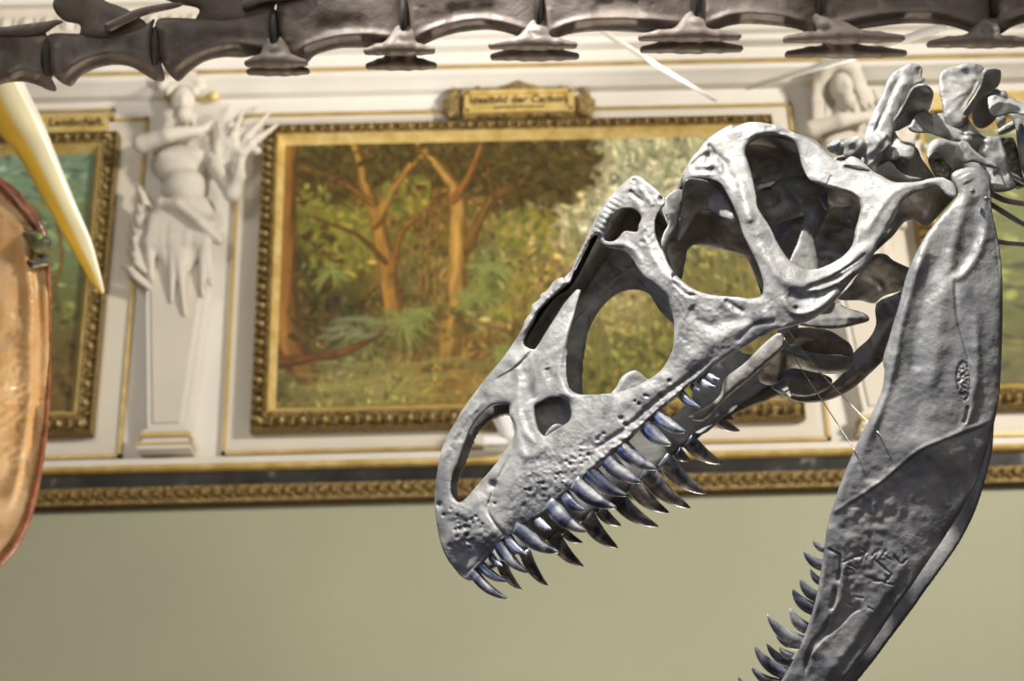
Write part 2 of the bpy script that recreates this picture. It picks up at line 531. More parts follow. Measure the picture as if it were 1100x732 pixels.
OUT = [(503,622),(496,620),(488,611),(480,600),(474,586),(470,568),(467,545),(467.5,525),(470,505),(473,488),(480,470),(490,452),(499,437),(510,422),(524,404),(540,385),
 (553,366),(561,353),(564,344),(570,336),(571,328),(579,322),(581,316),(588,312),(595,302),(604,298),(610,300),
 (617,282),(627,262),(634,247),(641,232),(650,217),(661,205),(671,196),(679,189),(688,190),(696,196),(706,204),(713,212),(714,220),(708,228),
 (704,237),(704,250),(708,262),(714,273),(719,285),(727,296),(737,305),(748,312),(760,316),(775,318),(790,319),(803,320.5),(813,320),(819,316),(820,306),(818,296),(812,280),(806,268),(799,254),
 (796,245),(793,235),(787,220),(780,207),(774,198),(766,194),(758,192),(748,191),(738,194),(734,198),(734,192),(737,183),(741,172),(750,162),(757,152),(768,143),(778,137),(785,134),(790,135.5),(800,132),(812,131),(826,133),(838,136),(848,140),(860,145),(870,148),(878,152),
 (887,162),(896,171),(905,173),(914,168),(921,170),(929,176),(938,184),(947,189),(956,194),(963,196),(973,196),(987,195),(998,192),(1011,190.5),(1018,193),(1024,197),(1028,205),(1027,212),
 (1018,211),(1008,201),(996,202),(984,207),(975,212),(968,219),(963,232),(956,244),(948,255),(942,264),(940,271),(934,280),(927,289),(916,300),(907,311),(902,317),(894,327),(887,333),(878,340),(867,346),(854,350),(836,355),(824,360),(811,366),(800,373),
 (787,380),(778,387),(767,394.5),(758,402),(749,409),(738,416),(729,425),(720,433),(709,440.5),(700,449),(691,458),(682,468),(671,478),(660,487),(651,496),(642,504),(631,511),(620,520),(611,527),(605,531),(594,541),(580,553),(565,563),(551,573),(540,580),(533,587),(527,596),(518,606),(509,614)]
NARIS = [(545.5,434.5),(533,435.5),(524,440),(513,451),(505.5,462),(499,478),(493,496),(487,509),(484.5,525),(487,534),(494,540),(503,533),(514,520),(524,509),(536,494),(547,478),(552.5,467),(551.5,456),(547.5,447),(547,438)]
MAXF = [(574.5,438),(580,433),(591,428),(603.6,427),(611,433),(613.6,445),(611,453),(602,459),(593,464.5),(585.5,469),(579,462),(576,451)]
LACH = [(649,257),(652,245),(658,232),(668,224.5),(678,224),(685,228),(689,234),(686,242),(684,249),(671,248.5),(664,256),(657,259.5)]
ANT = [(613,303),(618,289),(624,277),(631,263),(640,252),(646,261),(655,266.5),(666,268.5),(676,275),(683,285),(691,297),(700,304),(710,311),(717,318),(719.5,329),(723,342),(724,356),(723,373),(720,382),(712,395.5),(700,406),(680,416.5),(660,422),(640,424),(624,424),(615,420.5),(611,414.5),(608.5,400),(609,388),(611,367),(616,343),(621.5,322),(624,312.5),(620,311.5),(614,317),(605.5,327),(596,342),(587,356),(578,371),(573,375.5),(563,370),(567,358),(573,347),(578,336),(586,327),(594.5,319),(602,313),(609,306)]
LTF = [(801,165),(804,156),(814,149),(828,146),(842,148),(852,152),(857,160),(861,177),(867,190),(874,196),(889,201),(902,204.5),(915,209),(922,215),(924.5,224),(922,236),(918.5,248),(916,262),(909,272),(898,280.5),(887,286),(878,289),(869,289.5),(860,287.5),(852,283),(844,275),(835,260),(829,247),(822,236),(814,223),(812,208),(807,185),(803,173)]

F = []
# bone ridges, grooves and sutures of the near side
F += [('ridge', [(551,440),(556,470),(566,490),(590,478)], 5, 4), ('ridge', [(553,380),(556,410),(557,440),(563,462),(575,478)], 4, 3.2), ('ridge', [(615,340),(606,370),(600,395),(606,420),(618,428)], 5, 4),
      ('ridge', [(565,395),(570,420),(575,430)], 5, -3.5), ('ridge', [(588,395),(592,408)], 3.5, -4), ('ridge', [(560,500),(553,530),(547,565)], 5, 2),
      ('step', [(548,578),(541,572),(530,560),(524,548),(528,533),(534,518)], 14, -3.0), ('ridge', [(547,580),(541,573),(530,560),(524,548),(528,533),(534,518)], 1.3, -4.0), ('ridge', [(534,516),(540,505),(548,490),(552,478)], 1.6, -2.5), ('blob', 530, 521, 4.5, -9),
      ('step', [(572,376),(562,388),(548,398),(530,408)], 8, -2.2), ('ridge', [(575,372),(563,386),(552,396)], 1.3, -2.5),
      ('ridge', [(640,505),(668,478),(700,447),(728,424),(760,394),(788,374)], 2.2, 0.8), ('ridge', [(640,482),(670,462),(705,431),(735,409),(765,385)], 2.8, -3.6), ('noise', 3.6, 2.0, 14, (690, 455, 75, 8, -.70)),
      ('ridge', [(630,440),(680,430),(720,405),(745,375)], 10, 3), ('ridge', [(735,395),(765,370),(795,352),(840,335)], 9, 3.5), ('ridge', [(740,330),(752,345),(770,352)], 5, -3), ('ridge', [(747,318),(735,340),(728,360)], 3, 1.8),
      ('ridge', [(720,300),(736,315),(748,318)], 2.2, -3.0), ('ridge', [(778,322),(790,330),(800,336)], 3, -4), ('ridge', [(755,352),(780,345),(812,345)], 5, -2), ('ridge', [(790,368),(810,350),(835,345)], 3, -2.6),
      ('ridge', [(815,260),(828,285),(848,305),(880,303),(905,290),(925,270),(938,262)], 6, 4), ('ridge', [(866,310),(888,302),(906,295)], 3.2, -5), ('ridge', [(868,312),(885,310),(905,300),(922,288)], 2.6, 3.5),
      ('ridge', [(840,318),(850,335),(868,336),(885,326),(900,312)], 3.5, 4), ('ridge', [(847,315),(862,322),(880,316)], 5, -4), ('ridge', [(828,330),(836,342),(842,350)], 4, -2), ('blob', 855, 331, 1.8, -4),
      ('ridge', [(893,298),(915,284),(930,272)], 1.1, -3), ('blob', 902, 306, 3, 3),
      ('ridge', [(790,190),(800,215),(806,240)], 6, 3.5), ('ridge', [(776,175),(786,190),(793,205)], 4, -3), ('ridge', [(740,180),(752,170),(766,165),(782,178)], 3, -3.5), ('ridge', [(760,155),(768,165),(764,172)], 2.2, -4), ('blob', 761, 169, 3, -6), ('blob', 765, 182, 3, -5),
      ('ridge', [(800,150),(812,143),(830,140),(848,146)], 3, 3), ('ridge', [(835,141),(850,143),(866,146)], 1.8, -4), ('ridge', [(822,138),(832,136)], 1.4, -3),
      ('ridge', [(884,158),(892,168),(905,172),(911,165),(905,157),(893,153)], 1.5, -3), ('blob', 898, 163, 7, 4), ('ridge', [(906,179),(920,183),(938,185)], 1.8, -4), ('ridge', [(905,176),(925,178),(940,184)], 1.5, 2),
      ('ridge', [(930,250),(945,225),(962,205),(985,197),(1010,193)], 4, 3), ('ridge', [(893,188),(890,196),(886,203)], .9, -2), ('ridge', [(885,200),(905,205),(925,215)], 4, 2.5),
      ('ridge', [(920,262),(918,240),(930,225)], 4, 2.0), ('ridge', [(940,270),(952,248),(965,225),(985,204)], 2, -2),
      ('ridge', [(655,228),(645,245),(632,268)], 4, 3), ('ridge', [(685,200),(695,212),(702,222)], 3, 3), ('ridge', [(676,204),(684,212),(692,217)], 2.2, -4), ('blob', 711, 214, 3.5, -7), ('blob', 681, 194, 2.0, -3),
      ('ridge', [(690,240),(692,255),(700,275),(715,295),(730,308)], 4.5, 3.5), ('ridge', [(650,262),(668,262),(682,270),(690,285)], 3.5, 3.5), ('blob', 693, 253, 4, -3), ('blob', 690, 260, 3, -3),
      ('ridge', [(475,500),(483,480),(500,452),(520,430)], 3, 2.5), ('ridge', [(482,545),(490,552),(505,545),(520,530)], 6, 3.0), ('blob', 472, 543, 3.5, -6), ('ridge', [(500,617),(510,608),(522,594),(534,582)], 2.2, -1.5)]
_r = random.Random(3)
for _ in range(46):                                    # foramina of the premaxilla
    F.append(('blob', _r.gauss(503, 14), _r.gauss(570, 15), _r.uniform(1.1, 2.4), -_r.uniform(2, 5)))
for k in range(30):                                    # nutrient pits above the tooth row
    t = _r.random(); px, py = 560 + t * 165, 548 - t * 132
    F.append(('blob', px + _r.uniform(-6, 3), py - 4 + _r.uniform(-12, 2), _r.uniform(1.2, 2.6), -_r.uniform(2, 5)))
for k in range(26):                                    # knuckled wall of the tooth sockets
    t = k / 25; F.append(('blob', 628 + t * 118, 508 - t * 100 + _r.uniform(-2, 2), 3.4, 3.6))
for k in range(7):
    t = k / 6; F.append(('blob', 563 + t * 42, 352 - t * 48, 6, 3.5))
for k in range(16):                                    # wrinkles along the nasal rim
    t = k / 15; px, py = 614 + t * 46, 292 - t * 78
    F.append(('ridge', [(px - 4, py - 2), (px + 9, py + 5)], 1.3, -1.6))
F += [('noise', 30, 2.4, 1), ('noise', 13, 1.0, 2), ('noise', 6, .30, 3), ('noise', 2.6, .10, 4), ('noise', 4, 1.6, 5, (505, 570, 28, 26, 0)), ('noise', 3.4, 1.4, 6, (615, 500, 70, 15, -.72)), ('noise', 2.4, 1.0, 15, (590, 510, 60, 30, -.7)), ('noise', 3, .8, 16, (700, 340, 120, 80, -.5)), ('noise', 3.5, 1.6, 7, (590, 325, 40, 9, -.85)),
      ('noise', 5, 2.2, 8, (760, 180, 26, 16, 0)), ('noise', 5, 1.8, 9, (690, 215, 20, 20, 0)), ('noise', 4, 1.6, 10, (693, 256, 8, 14, 0)), ('noise', 6, 1.4, 11, (580, 520, 45, 30, -.7)), ('noise', 4, 1.2, 12, (488, 470, 12, 40, .5))]

sk_v, sk_f = inflate(OUT, [NARIS, MAXF, LACH, ANT, LTF], near_w, lam=8, thick=.82, feats=F, back=.8)
skull_mb = MB().add(sk_v, sk_f)
i0 = OUT.index((860,145)); i1 = OUT.index((824,360))
OUT_FAR = OUT[:i0] + [(856,160),(852,200),(842,260),(832,330)] + OUT[i1:]
fv, ff = inflate(OUT_FAR, [NARIS, MAXF, LACH, ANT], near_w, lam=8, thick=.82, step=2.0, feats=F[-12:-8], back=.8)
skull_mb.add(mirror(fv), [q[::-1] for q in ff])

def piece(mb, outer, w, lam=8, thick=.85, feats=(), step=1.5, holes=(), sub=5, noise=1.0, **kw):
    fs = list(feats)
    if noise: fs += [('noise', 14, 1.2 * noise, int(outer[0][0] * 7 + outer[0][1] * 3) % 997), ('noise', 5, .6 * noise, 33)]
    v, f = inflate(outer, holes, w, lam, thick, step, fs, sub=sub, **kw)
    mb.add(v, f)

# inside of the far nasal wall, seen through the big opening in the snout
piece(skull_mb, [(556,372),(575,338),(600,306),(625,276),(645,238),(664,206),(690,197),(716,214),(733,236),(738,262),(731,298),(727,340),(718,338),(704,322),(690,313),(672,313),(655,322),(640,340),(630,362),(622,390),(613,424),(604,430),(590,405),(572,392)],
      (lambda q: (lambda X, Y: mid_w(X, Y, q(X, Y))))(rbf([(560,372,-24),(575,340,-24),(620,300,-26),(660,210,-38),(610,420,-38),(680,310,-48),(730,300,-60),(730,240,-50)])), lam=9, thick=.6,
      feats=[('ridge', [(640,320),(670,295),(700,290)], 4, 2.5), ('ridge', [(650,300),(680,280),(700,268)], 5, -3), ('ridge', [(700,235),(720,260),(725,300)], 5, 3)])
# inside of the far orbit, braincase wall and far cheek
piece(skull_mb, [(716,262),(724,215),(738,178),(765,150),(800,140),(840,142),(876,156),(905,180),(932,205),(940,235),(930,270),(905,300),(870,312),(842,312),(826,322),(812,298),(800,277),(770,268),(742,264),(736,282),(731,302),(722,290)],
      [(720,260,120),(740,190,110),(800,145,95),(870,165,80),(930,215,85),(930,270,110),(870,305,150),(820,300,150),(800,260,140),(740,270,135),(850,220,120)], lam=9, thick=.7,
      feats=[('ridge', [(810,200),(850,190),(870,185)], 4, 4), ('ridge', [(815,205),(850,198),(875,188)], 2.5, -5), ('ridge', [(812,230),(845,220),(860,205),(885,207)], 4, 5), ('blob', 828, 228, 7, -9), ('blob', 845, 224, 6, -8), ('ridge', [(860,235),(840,255),(835,270)], 5, 4), ('ridge', [(750,225),(775,220),(790,232)], 4, 4)])
# shelf of the skull roof over the orbit and small prefrontal bones
piece(skull_mb, [(735,196),(748,192),(764,196),(776,206),(786,224),(790,238),(776,234),(760,226),(748,230),(738,246),(728,258),(730,235)], [(735,196,30),(785,235,40),(730,255,80),(765,210,60)], lam=6, thick=.7)
piece(skull_mb, [(715,213),(722,206),(730,203),(734,209),(731,230),(726,245),(719,258),(714,272),(710,262),(713,250),(718,240),(714,228)], [(722,206,50),(714,270,20),(730,230,45)], lam=6, thick=.8)
# rod of bone behind the cheek opening
piece(skull_mb, [(846,290),(850,276),(856,262),(861,248),(866,241),(871,244),(875,258),(878,274),(880,294),(864,298)], [(860,245,55),(862,290,20),(880,290,30)], lam=7, thick=.9)
piece(skull_mb, [(880,213),(884,209),(889,205),(889,222),(886,225)], 40, lam=4)
# palate, pterygoids and the far cheek seen under the near cheek
piece(skull_mb, [(740,448),(760,436),(774,424),(779,407),(800,390),(820,370),(836,358),(843,364),(838,378),(818,396),(797,414),(778,430),(756,452)], [(740,448,55),(780,415,40),(840,362,18)], lam=6, thick=.8)
piece(skull_mb, [(838,360),(848,354),(862,352),(876,352),(890,355),(900,360),(909,367),(914,375),(916,384),(902,382),(885,381),(868,378),(853,373),(842,370)], [(840,362,45),(890,356,70),(916,384,72),(865,378,75)], lam=7, thick=.8, feats=[('ridge', [(845,360),(880,366),(910,378)], 4, 2)])
piece(skull_mb, [(815,398),(826,386),(838,376),(864,383),(891,387),(916,383),(914,394),(908,400),(892,402),(875,400),(853,396),(842,399),(839,408),(828,414),(816,410)], [(815,400,70),(838,378,55),(916,385,68),(850,396,80)], lam=6, thick=.8)
piece(skull_mb, [(828,416),(834,402),(843,397),(864,395),(884,402),(894,408),(889,418),(869,426),(845,424)], [(830,412,105),(892,410,92),(860,398,100)], lam=7, thick=.8, feats=[('ridge', [(840,404),(865,408),(888,410)], 4, -3)])
piece(skull_mb, [(745,462),(770,446),(800,424),(828,408),(840,404),(850,428),(830,414),(806,428),(776,450),(757,466)], [(750,460,130),(840,408,110),(800,430,125)], lam=6, thick=.8)
piece(skull_mb, [(845,362),(880,360),(912,368),(914,392),(880,400),(845,398)], [(845,362,150),(912,368,140),(880,400,150)], lam=5, thick=.7)  # added back-plate that makes the gap between the palate leaves dark
piece(skull_mb, [(850,346),(872,340),(884,332),(897,325),(910,331),(924,335),(932,339),(933,345),(920,349),(903,353),(888,354),(870,352)], [(897,325,40),(932,340,38),(902,353,12),(875,349,5),(850,348,0)], lam=9, thick=1.0, feats=[('ridge', [(880,343),(905,341),(930,341)], 2.5, 2.5)])
piece(skull_mb, [(900,321),(915,303),(928,287),(938,274),(951,273),(960,280),(975,287),(985,292),(980,305),(966,313),(950,318),(938,326),(924,323)], [(905,318,40),(940,275,20),(975,290,60),(938,322,70)], lam=8, thick=.8, feats=[('ridge', [(935,300),(948,310),(938,325)], 3, 3), ('ridge', [(920,318),(945,290),(955,282)], 4, 2)])
piece(skull_mb, [(1000,280),(985,287),(968,312),(945,323),(940,333),(941,348),(934,363),(917,379),(910,396),(890,415),(869,424),(843,420),(832,416),(838,424),(853,431),(869,433),(891,430),(914,419),(933,403),(952,384),(985,345),(1010,300)],
      [(1000,285,110),(942,335,130),(890,420,135),(835,420,130),(960,370,125)], lam=8, thick=.9, feats=[('ridge', [(960,340),(925,395),(880,424)], 4, 3)])
# quadrate: the dark wing under the back of the cheek
piece(skull_mb, [(1027,199),(1028,209),(1020,219),(1008,232),(996,243),(988,240),(980,236),(970,240),(960,253),(949,263),(936,275),(925,285),(940,262),(952,245),(960,228),(970,214),(985,203),(1010,192)],
      [(1025,205,-8),(990,235,40),(940,270,10),(985,205,0)], lam=7, thick=.7, feats=[('ridge', [(1010,200),(1006,215),(1003,228)], 3, 3), ('ridge', [(975,232),(962,245),(945,265)], 3, 2)])
# palatine and vomer seen through the maxillary opening, and the stub standing up behind the jaw margin
piece(skull_mb, [(585,470),(588,463),(594,457),(600,455.5),(604,458),(602,462),(595,468),(590,474)], 40, lam=5)
piece(skull_mb, [(655,428),(662,416),(667,406),(675,400),(682,398),(688,401),(695,407),(702,410),(690,424)], [(655,425,40),(680,400,45),(700,412,40)], lam=6, thick=.8)
piece(skull_mb, [(562,428),(590,420),(618,428),(624,446),(616,466),(592,478),(572,468),(564,450)], [(562,428,75),(620,440,70),(590,478,65)], lam=6, thick=.7)  # added backing plate that keeps the maxillary opening dark
# skull roof between the two sides, and the braincase
def rail(pts, hw_):
    p = spline(pts, 4)
    return lift(p[:, 0], p[:, 1], mid_w(p[:, 0], p[:, 1], hw_(p[:, 0], p[:, 1])))
def roof(pts, sag):
    a = rail(pts, lambda x, y: _hw(x, y) - 1)
    b = mirror(a)
    nrm = np.array([-.62, -.785, 0]) * 1.0
    V = []; n = 13
    for t in np.linspace(0, 1, n):
        V.append(a * (1 - t) + b * t + nrm * sag * 4 * t * (1 - t))
    top = np.stack(V, 1)
    low = top - nrm[None, None] * 7
    m = len(a)
    v = np.concatenate([top.reshape(-1, 3), low.reshape(-1, 3)])
    f = []
    for i in range(m - 1):
        for j in range(n - 1):
            q = [i * n + j, i * n + j + 1, (i + 1) * n + j + 1, (i + 1) * n + j]
            f.append(q); f.append([k + m * n for k in q[::-1]])
    for j in range(n - 1):
        f.append([j + 1, j, j + m * n, j + 1 + m * n]); r = (m - 1) * n
        f.append([r + j, r + j + 1, r + j + 1 + m * n, r + j + m * n])
    return v, f
skull_mb.add(*roof([(522,414),(545,386),(562,358),(590,317),(612,300),(636,254),(660,214),(682,200),(705,214)], 4))
skull_mb.add(*roof([(716,222),(740,188),(762,158),(786,144),(812,140),(845,146),(880,160),(905,180),(930,190)], 6))
bc = SDF()
def U(px, py, w): return lift(px, py, w)
bc.ell(U(868, 205, 118), (42, 26, 34)).ell(U(905, 200, 100), (26, 22, 34)).cap(U(858, 222, 105), U(830, 232, 98), 8, 6).cap(U(905, 190, 84), U(958, 172, 88), 20, 14).cap(U(880, 220, 100), U(866, 258, 85), 9, 6)
bv, bf = bc.mesh(3.0, 8)
skull_mb.add(bv, bf.tolist())
# rough knobs at the back of the skull roof
kn = SDF()
kn.ell(U(920, 158, 40), (13, 11, 16)).ell(U(916, 166, 38), (8, 9, 10)).ell(U(943, 160, 30), (13, 17, 20)).ell(U(946, 150, 36), (10, 8, 14)).ell(U(938, 172, 30), (9, 11, 12)).ell(U(905, 158, 60), (16, 8, 14))
kv, kf = kn.mesh(1.4, 4)
kv = kv + np.stack([np.sin(kv[:, 1] * .5) * .7, np.sin(kv[:, 0] * .6 + kv[:, 2] * .2) * .7, np.sin(kv[:, 0] * .45 + kv[:, 1] * .4) * .9], 1)
skull_mb.add(kv, kf.tolist())
piece(skull_mb, [(940,183),(947,177),(954.5,173),(960,177),(966,184),(976,189),(990,192),(976,196),(962,192),(949,188)], 20, lam=5, thick=.9)

SK_ORG = world(870, 260, 2.05)
skel = empty('dinosaur_skeleton', SK_ORG, 'grey mounted dinosaur skeleton with gaping toothed skull held before the painting', 'skeleton')
skull_mb.v = [units_to_world(v) for v in skull_mb.v]
skull = skull_mb.build('skull', M['bone'], skel)

# ------------------------------------------------------------------ teeth
def tooth_mesh(base, tip, wid, bow, thick=.72, bow_dir=None, n=16, rings=16):
    """Curved blade-like tooth; base and tip in skull units."""
    base, tip = np.asarray(base, float), np.asarray(tip, float)
    ax = tip - base; L = np.linalg.norm(ax); ax /= L
    side = np.array([-ax[1], ax[0], 0.0]); side /= np.linalg.norm(side)
    if bow_dir is not None and side @ np.asarray(bow_dir) < 0: side = -side
    dep = np.cross(ax, side)
    root = base - ax * L * .18
    v, f = [], []
    for i in range(rings):
        t = i / (rings - 1)
        s = -.18 + 1.18 * t
        c = base + ax * L * s + side * bow * L * 4 * max(s, -.1) * (1 - s)
        r = wid * .5 * (1 - max(s, 0) ** 1.7) ** .72 if s < 1 else 0
        r = max(r, .25)
        if s < 0: r = wid * .5
        for k in range(n):
            q = 2 * math.pi * k / n
            v.append(c + r * (math.cos(q) * side + thick * math.sin(q) * dep))
    for i in range(rings - 1):
        for k in range(n):
            k2 = (k + 1) % n
            f.append([i * n + k, i * n + k2, (i + 1) * n + k2, (i + 1) * n + k])
    f.append(list(range(n))[::-1]); f.append([(rings - 1) * n + k for k in range(n)])
    return np.array(v), f

NEAR_T = [((512,620),(547,644),13),((519,610),(546,625),12),((529,600),(540,608),9),((538,587),(567.6,616),16),((547,580),(567,597),12),((562,571),(601,594),20),((578,560),(593,569),12),
          ((596,547),(632,572),20),((609,535),(629,548.5),14),((624,524),(663,546),20),((638,511),(674.5,533),18),((654.5,496),(690,519),19),((671,483),(707,504.5),19),((696,460),(722,478.5),18),((709,449),(738,464.5),16),
          ((733,425),(753,438),10.5),((753.6,410),(770,416),9),((744,416),(752,418.5),7),((760,403),(773.6,408),9)]
FAR_T = [((540,609),(561,634.5),13),((566,599),(589,630),14),((598,582),(627,609),17),((609,574.5),(626,583),10),((634.5,562),(664,589),19),((647,551),(667.6,565),14),((667,540),(707.6,566),19),((683.6,525.5),(719,551),19),
         ((699,513),(742,546),21),((718,500),(759,531),20),((729,487),(741.5,495),13),((743.6,478),(777,498.5),18),((771,451),(795,463),13),((778,444),(788,451),9),((785,439),(794,444),9)]
def far_w(px, py):
    """Depth of the far tooth row at an image point (mirror of the near margin)."""
    h = np.interp(px, [500, 560, 640, 720, 800], [12, 36, 55, 70, 84])
    return mid_w(px, py, -h)
for b, t, wd in NEAR_T:
    wb = float(near_w(np.array(b[0]), np.array(b[1]))) + 3
    v, f = tooth_mesh(U(b[0], b[1], wb), U(t[0], t[1], wb - 18), wd, .075, bow_dir=(-.62, .78, 0))
    mesh_obj('tooth', units_to_world(v), f, M['tooth'], skull)
for b, t, wd in FAR_T:
    wb = float(far_w(b[0], b[1]))
    s = 1 + wb / FPX
    v, f = tooth_mesh(U(b[0], b[1], wb), U(t[0], t[1], wb + 4), wd * s, .075, bow_dir=(-.62, .78, 0))
    mesh_obj('tooth', units_to_world(v), f, M['tooth'], skull)
# gum plates of bone that carry the far tooth row
# ------------------------------------------------------------------ lower jaw
JAW = [(1022,188),(1026,184),(1034,181),(1044,179.5),(1053,181),(1060,187),(1063.5,197),(1064.5,210),(1066,228),(1070,247),(1074,270),(1076.5,297),(1077,330),(1076.5,365),(1075,400),(1072,436),(1063,473),(1052,509),(1035,545),(1012,581),(993,609),(975,636),(953,667),(931,699),(908,730),(886,760),(858,795),(828,830),(795,865),(765,892),(748,900),(738,893),(742,876),(758,850),(780,815),(800,786),(818,762),(839,732),(848,717),(861.5,690),(875,649),(882,613),(886.5,581),(889,563),(902,522),(920.5,477),(936,445),(947,420),(950,400),(948.5,388),(951,376),(955,364),(960,346),(965,330),(969,314),(975,292),(984,272),(994,254),(1005,239),(1019,223),(1029,210),(1027,201),(1023,194)]
JHW = [(1044,185,96),(1026,200,98),(1065,210,100),(1000,250,106),(1076,300,100),(950,390,112),(1076,400,104),(990,480,112),(905,520,98),(1050,510,92),(886,580,86),(1000,595,80),(870,660,66),(940,680,66),(835,735,50),(900,740,52),(745,895,16),(800,800,34),(1030,330,112)]
_jh = rbf(JHW)
def jaw_w(X, Y): return .62 * mid_w(X, Y, _jh(X, Y)) + .38 * (-66 - .07 * (Y - 190) - .16 * (X - 1020))
JF = [('blob',1049,222,9,-4),('blob',1047,240,10,-4.5),('blob',1043,258,10,-4.5),('blob',1038,274,9,-4.5),('blob',1031,287,6,-3),
      ('ridge',[(1040,203),(1034,228),(1027,255),(1021,280),(1023,294)],6,2.5),('ridge',[(1055,212),(1059,240),(1055,262),(1044,284),(1030,298),(1022,296)],4.5,2.6),
      ('ridge',[(1026,299),(1027,320),(1029,342),(1036,368),(1042,390)],2.2,-2.2),('ridge',[(1018,298),(1012,330),(1008,370),(1000,420)],8,3),('ridge',[(1005,275),(995,310),(985,360),(978,410)],9,-4),
      ('ridge',[(1000,250),(982,300),(968,350),(958,400),(945,440),(925,490)],5,4),('ridge',[(1040,196),(1036,188)],6,2),
      ('step',[(893,553),(915,540),(945,520),(985,487),(1005,477),(1025,469),(1048,461),(1064,453)],22,1.8),('ridge',[(895,551),(945,518),(985,485),(1025,467),(1062,452)],2.5,1.6),
      ('ridge',[(1048,330),(1050,380),(1047,420),(1040,450),(1030,466)],5,3),('ridge',[(1032,388),(1028,402),(1030,418),(1036,430),(1042,420),(1042,404),(1038,391),(1032,388)],1.2,-2.0),('ridge',[(1040,436),(1038,448),(1035,455)],1.8,-5),
      ('ridge',[(902,596),(903,610),(900,626)],1.8,-4.5),('ridge',[(897,632),(896,645),(892,655)],2.2,-5),('ridge',[(905,600),(906,620),(903,640),(893,662),(885,672)],4,3),('ridge',[(893,660),(885,678),(874,690),(868,705),(866,722)],2.0,-5),
      ('step',[(866,726),(869,708),(882,690),(902,674),(914,661),(926,655)],10,-3.5),('ridge',[(940,602),(957,617)],1.2,-3.2),('ridge',[(930,595),(915,600),(905,605)],1.0,-3),('ridge',[(958,617),(951,626)],1.2,-2.6),('ridge',[(951,626),(930,620)],1.0,-2),
      ('ridge',[(945,590),(938,604)],1.0,-1.5),('ridge',[(960,596),(968,606),(975,600)],1.0,-2.5),('ridge',[(890,590),(903,597)],1.0,-3),('ridge',[(930,592),(925,606)],1.0,-1.6),
      ('ridge',[(985,606),(955,648),(925,690),(895,732),(870,765)],6,-2.5),('ridge',[(975,600),(945,645),(915,690),(885,730)],6,1.5),
      ('ridge',[(886,590),(878,640),(862,685),(840,725),(815,765)],5,2.5),('noise',34,3.0,21),('noise',14,.8,22),('noise',6,.35,23),('noise',3,.12,24),('noise',5,1.2,25,(925,610,45,40,0)),('noise',7,1.8,26,(930,540,50,40,0)),('noise',2.2,1.4,27,(1035,408,7,16,.1)),('noise',9,1.4,28,(880,690,30,50,.5))]
CK = random.Random(11)
for _ in range(16):
    cx_, cy_, a = CK.uniform(905, 975), CK.uniform(585, 655), CK.choice([.6, -.9, 1.2, .2])
    L = CK.uniform(5, 13)
    JF.append(('ridge', [(cx_, cy_), (cx_ + L * math.cos(a), cy_ + L * math.sin(a))], .9, -CK.uniform(1.2, 2.6)))
for _ in range(60):
    a = _r.uniform(0, 6.28); q = math.sqrt(_r.random())
    JF.append(('blob', 1035 + 6.5 * q * math.cos(a), 408 + 19 * q * math.sin(a), 1.0, -1.6))
jaw_mb = MB()
v, f = inflate(JAW, (), jaw_w, lam=15, thick=.72, feats=JF, back=.5)
jaw_mb.add(units_to_world(v), f)
v, f = inflate(JAW, (), jaw_w, lam=15, thick=.72, step=2.0, feats=[('noise', 20, 2, 41)], back=.5)
jaw_mb.add(units_to_world(mirror(v)), [q[::-1] for q in f])
# screws at the hinge
jaw = jaw_mb.build('lower_jaw', M['jaw'], skel)
tag(jaw, 'grey lower jaw hanging wide open, coloured darker for its shade')
for px, py in ((1045, 206), (1060, 214)):
    wc = float(jaw_w(np.array(px), np.array(py))) - 13
    s = SDF(); s.ell(U(px, py, wc), (2.6, 2.6, 2.6)).ell(U(px - 1, py - 1, wc - 2), (1.5, 1.5, 1.5))
    v, f = s.mesh(.5, .6)
    mesh_obj('screw', units_to_world(v), f.tolist(), M['wire'], jaw)

JAW_T = [((886,590),(873,581.6),9),((884,608),(863,592),13),((882,626),(870.5,612),9),((876,641),(859,621.6),13),((872,654),(851,633),15),((864,674),(848.6,654.5),14),((858,689),(824,660.6),16),
         ((848,705),(837.6,696),10),((839,722),(810.5,694),15.5),((832,734),(807,717),12),((820,750),(793,728),12),((812,768),(786,746),14)]
JAW_FT = [((856,694),(833.6,683.6),10),((846,712),(823.5,691.5),11.5)]
for lst, off in ((JAW_T, 4), (JAW_FT, 95)):
    for b, t, wd in lst:
        wb = float(jaw_w(np.array(b[0]), np.array(b[1]))) + off
        v, f = tooth_mesh(U(b[0], b[1], wb), U(t[0], t[1], wb + 1), wd * (1 + wb / FPX), .10, bow_dir=(-.55, .83, 0))
        mesh_obj('tooth', units_to_world(v), f, M['tooth'], jaw)

# ------------------------------------------------------------------ neck
def vert(name, mb, mat='bone'):
    mb.v = [units_to_world(v) for v in mb.v]
    return mb.build(name, M[mat], skel)

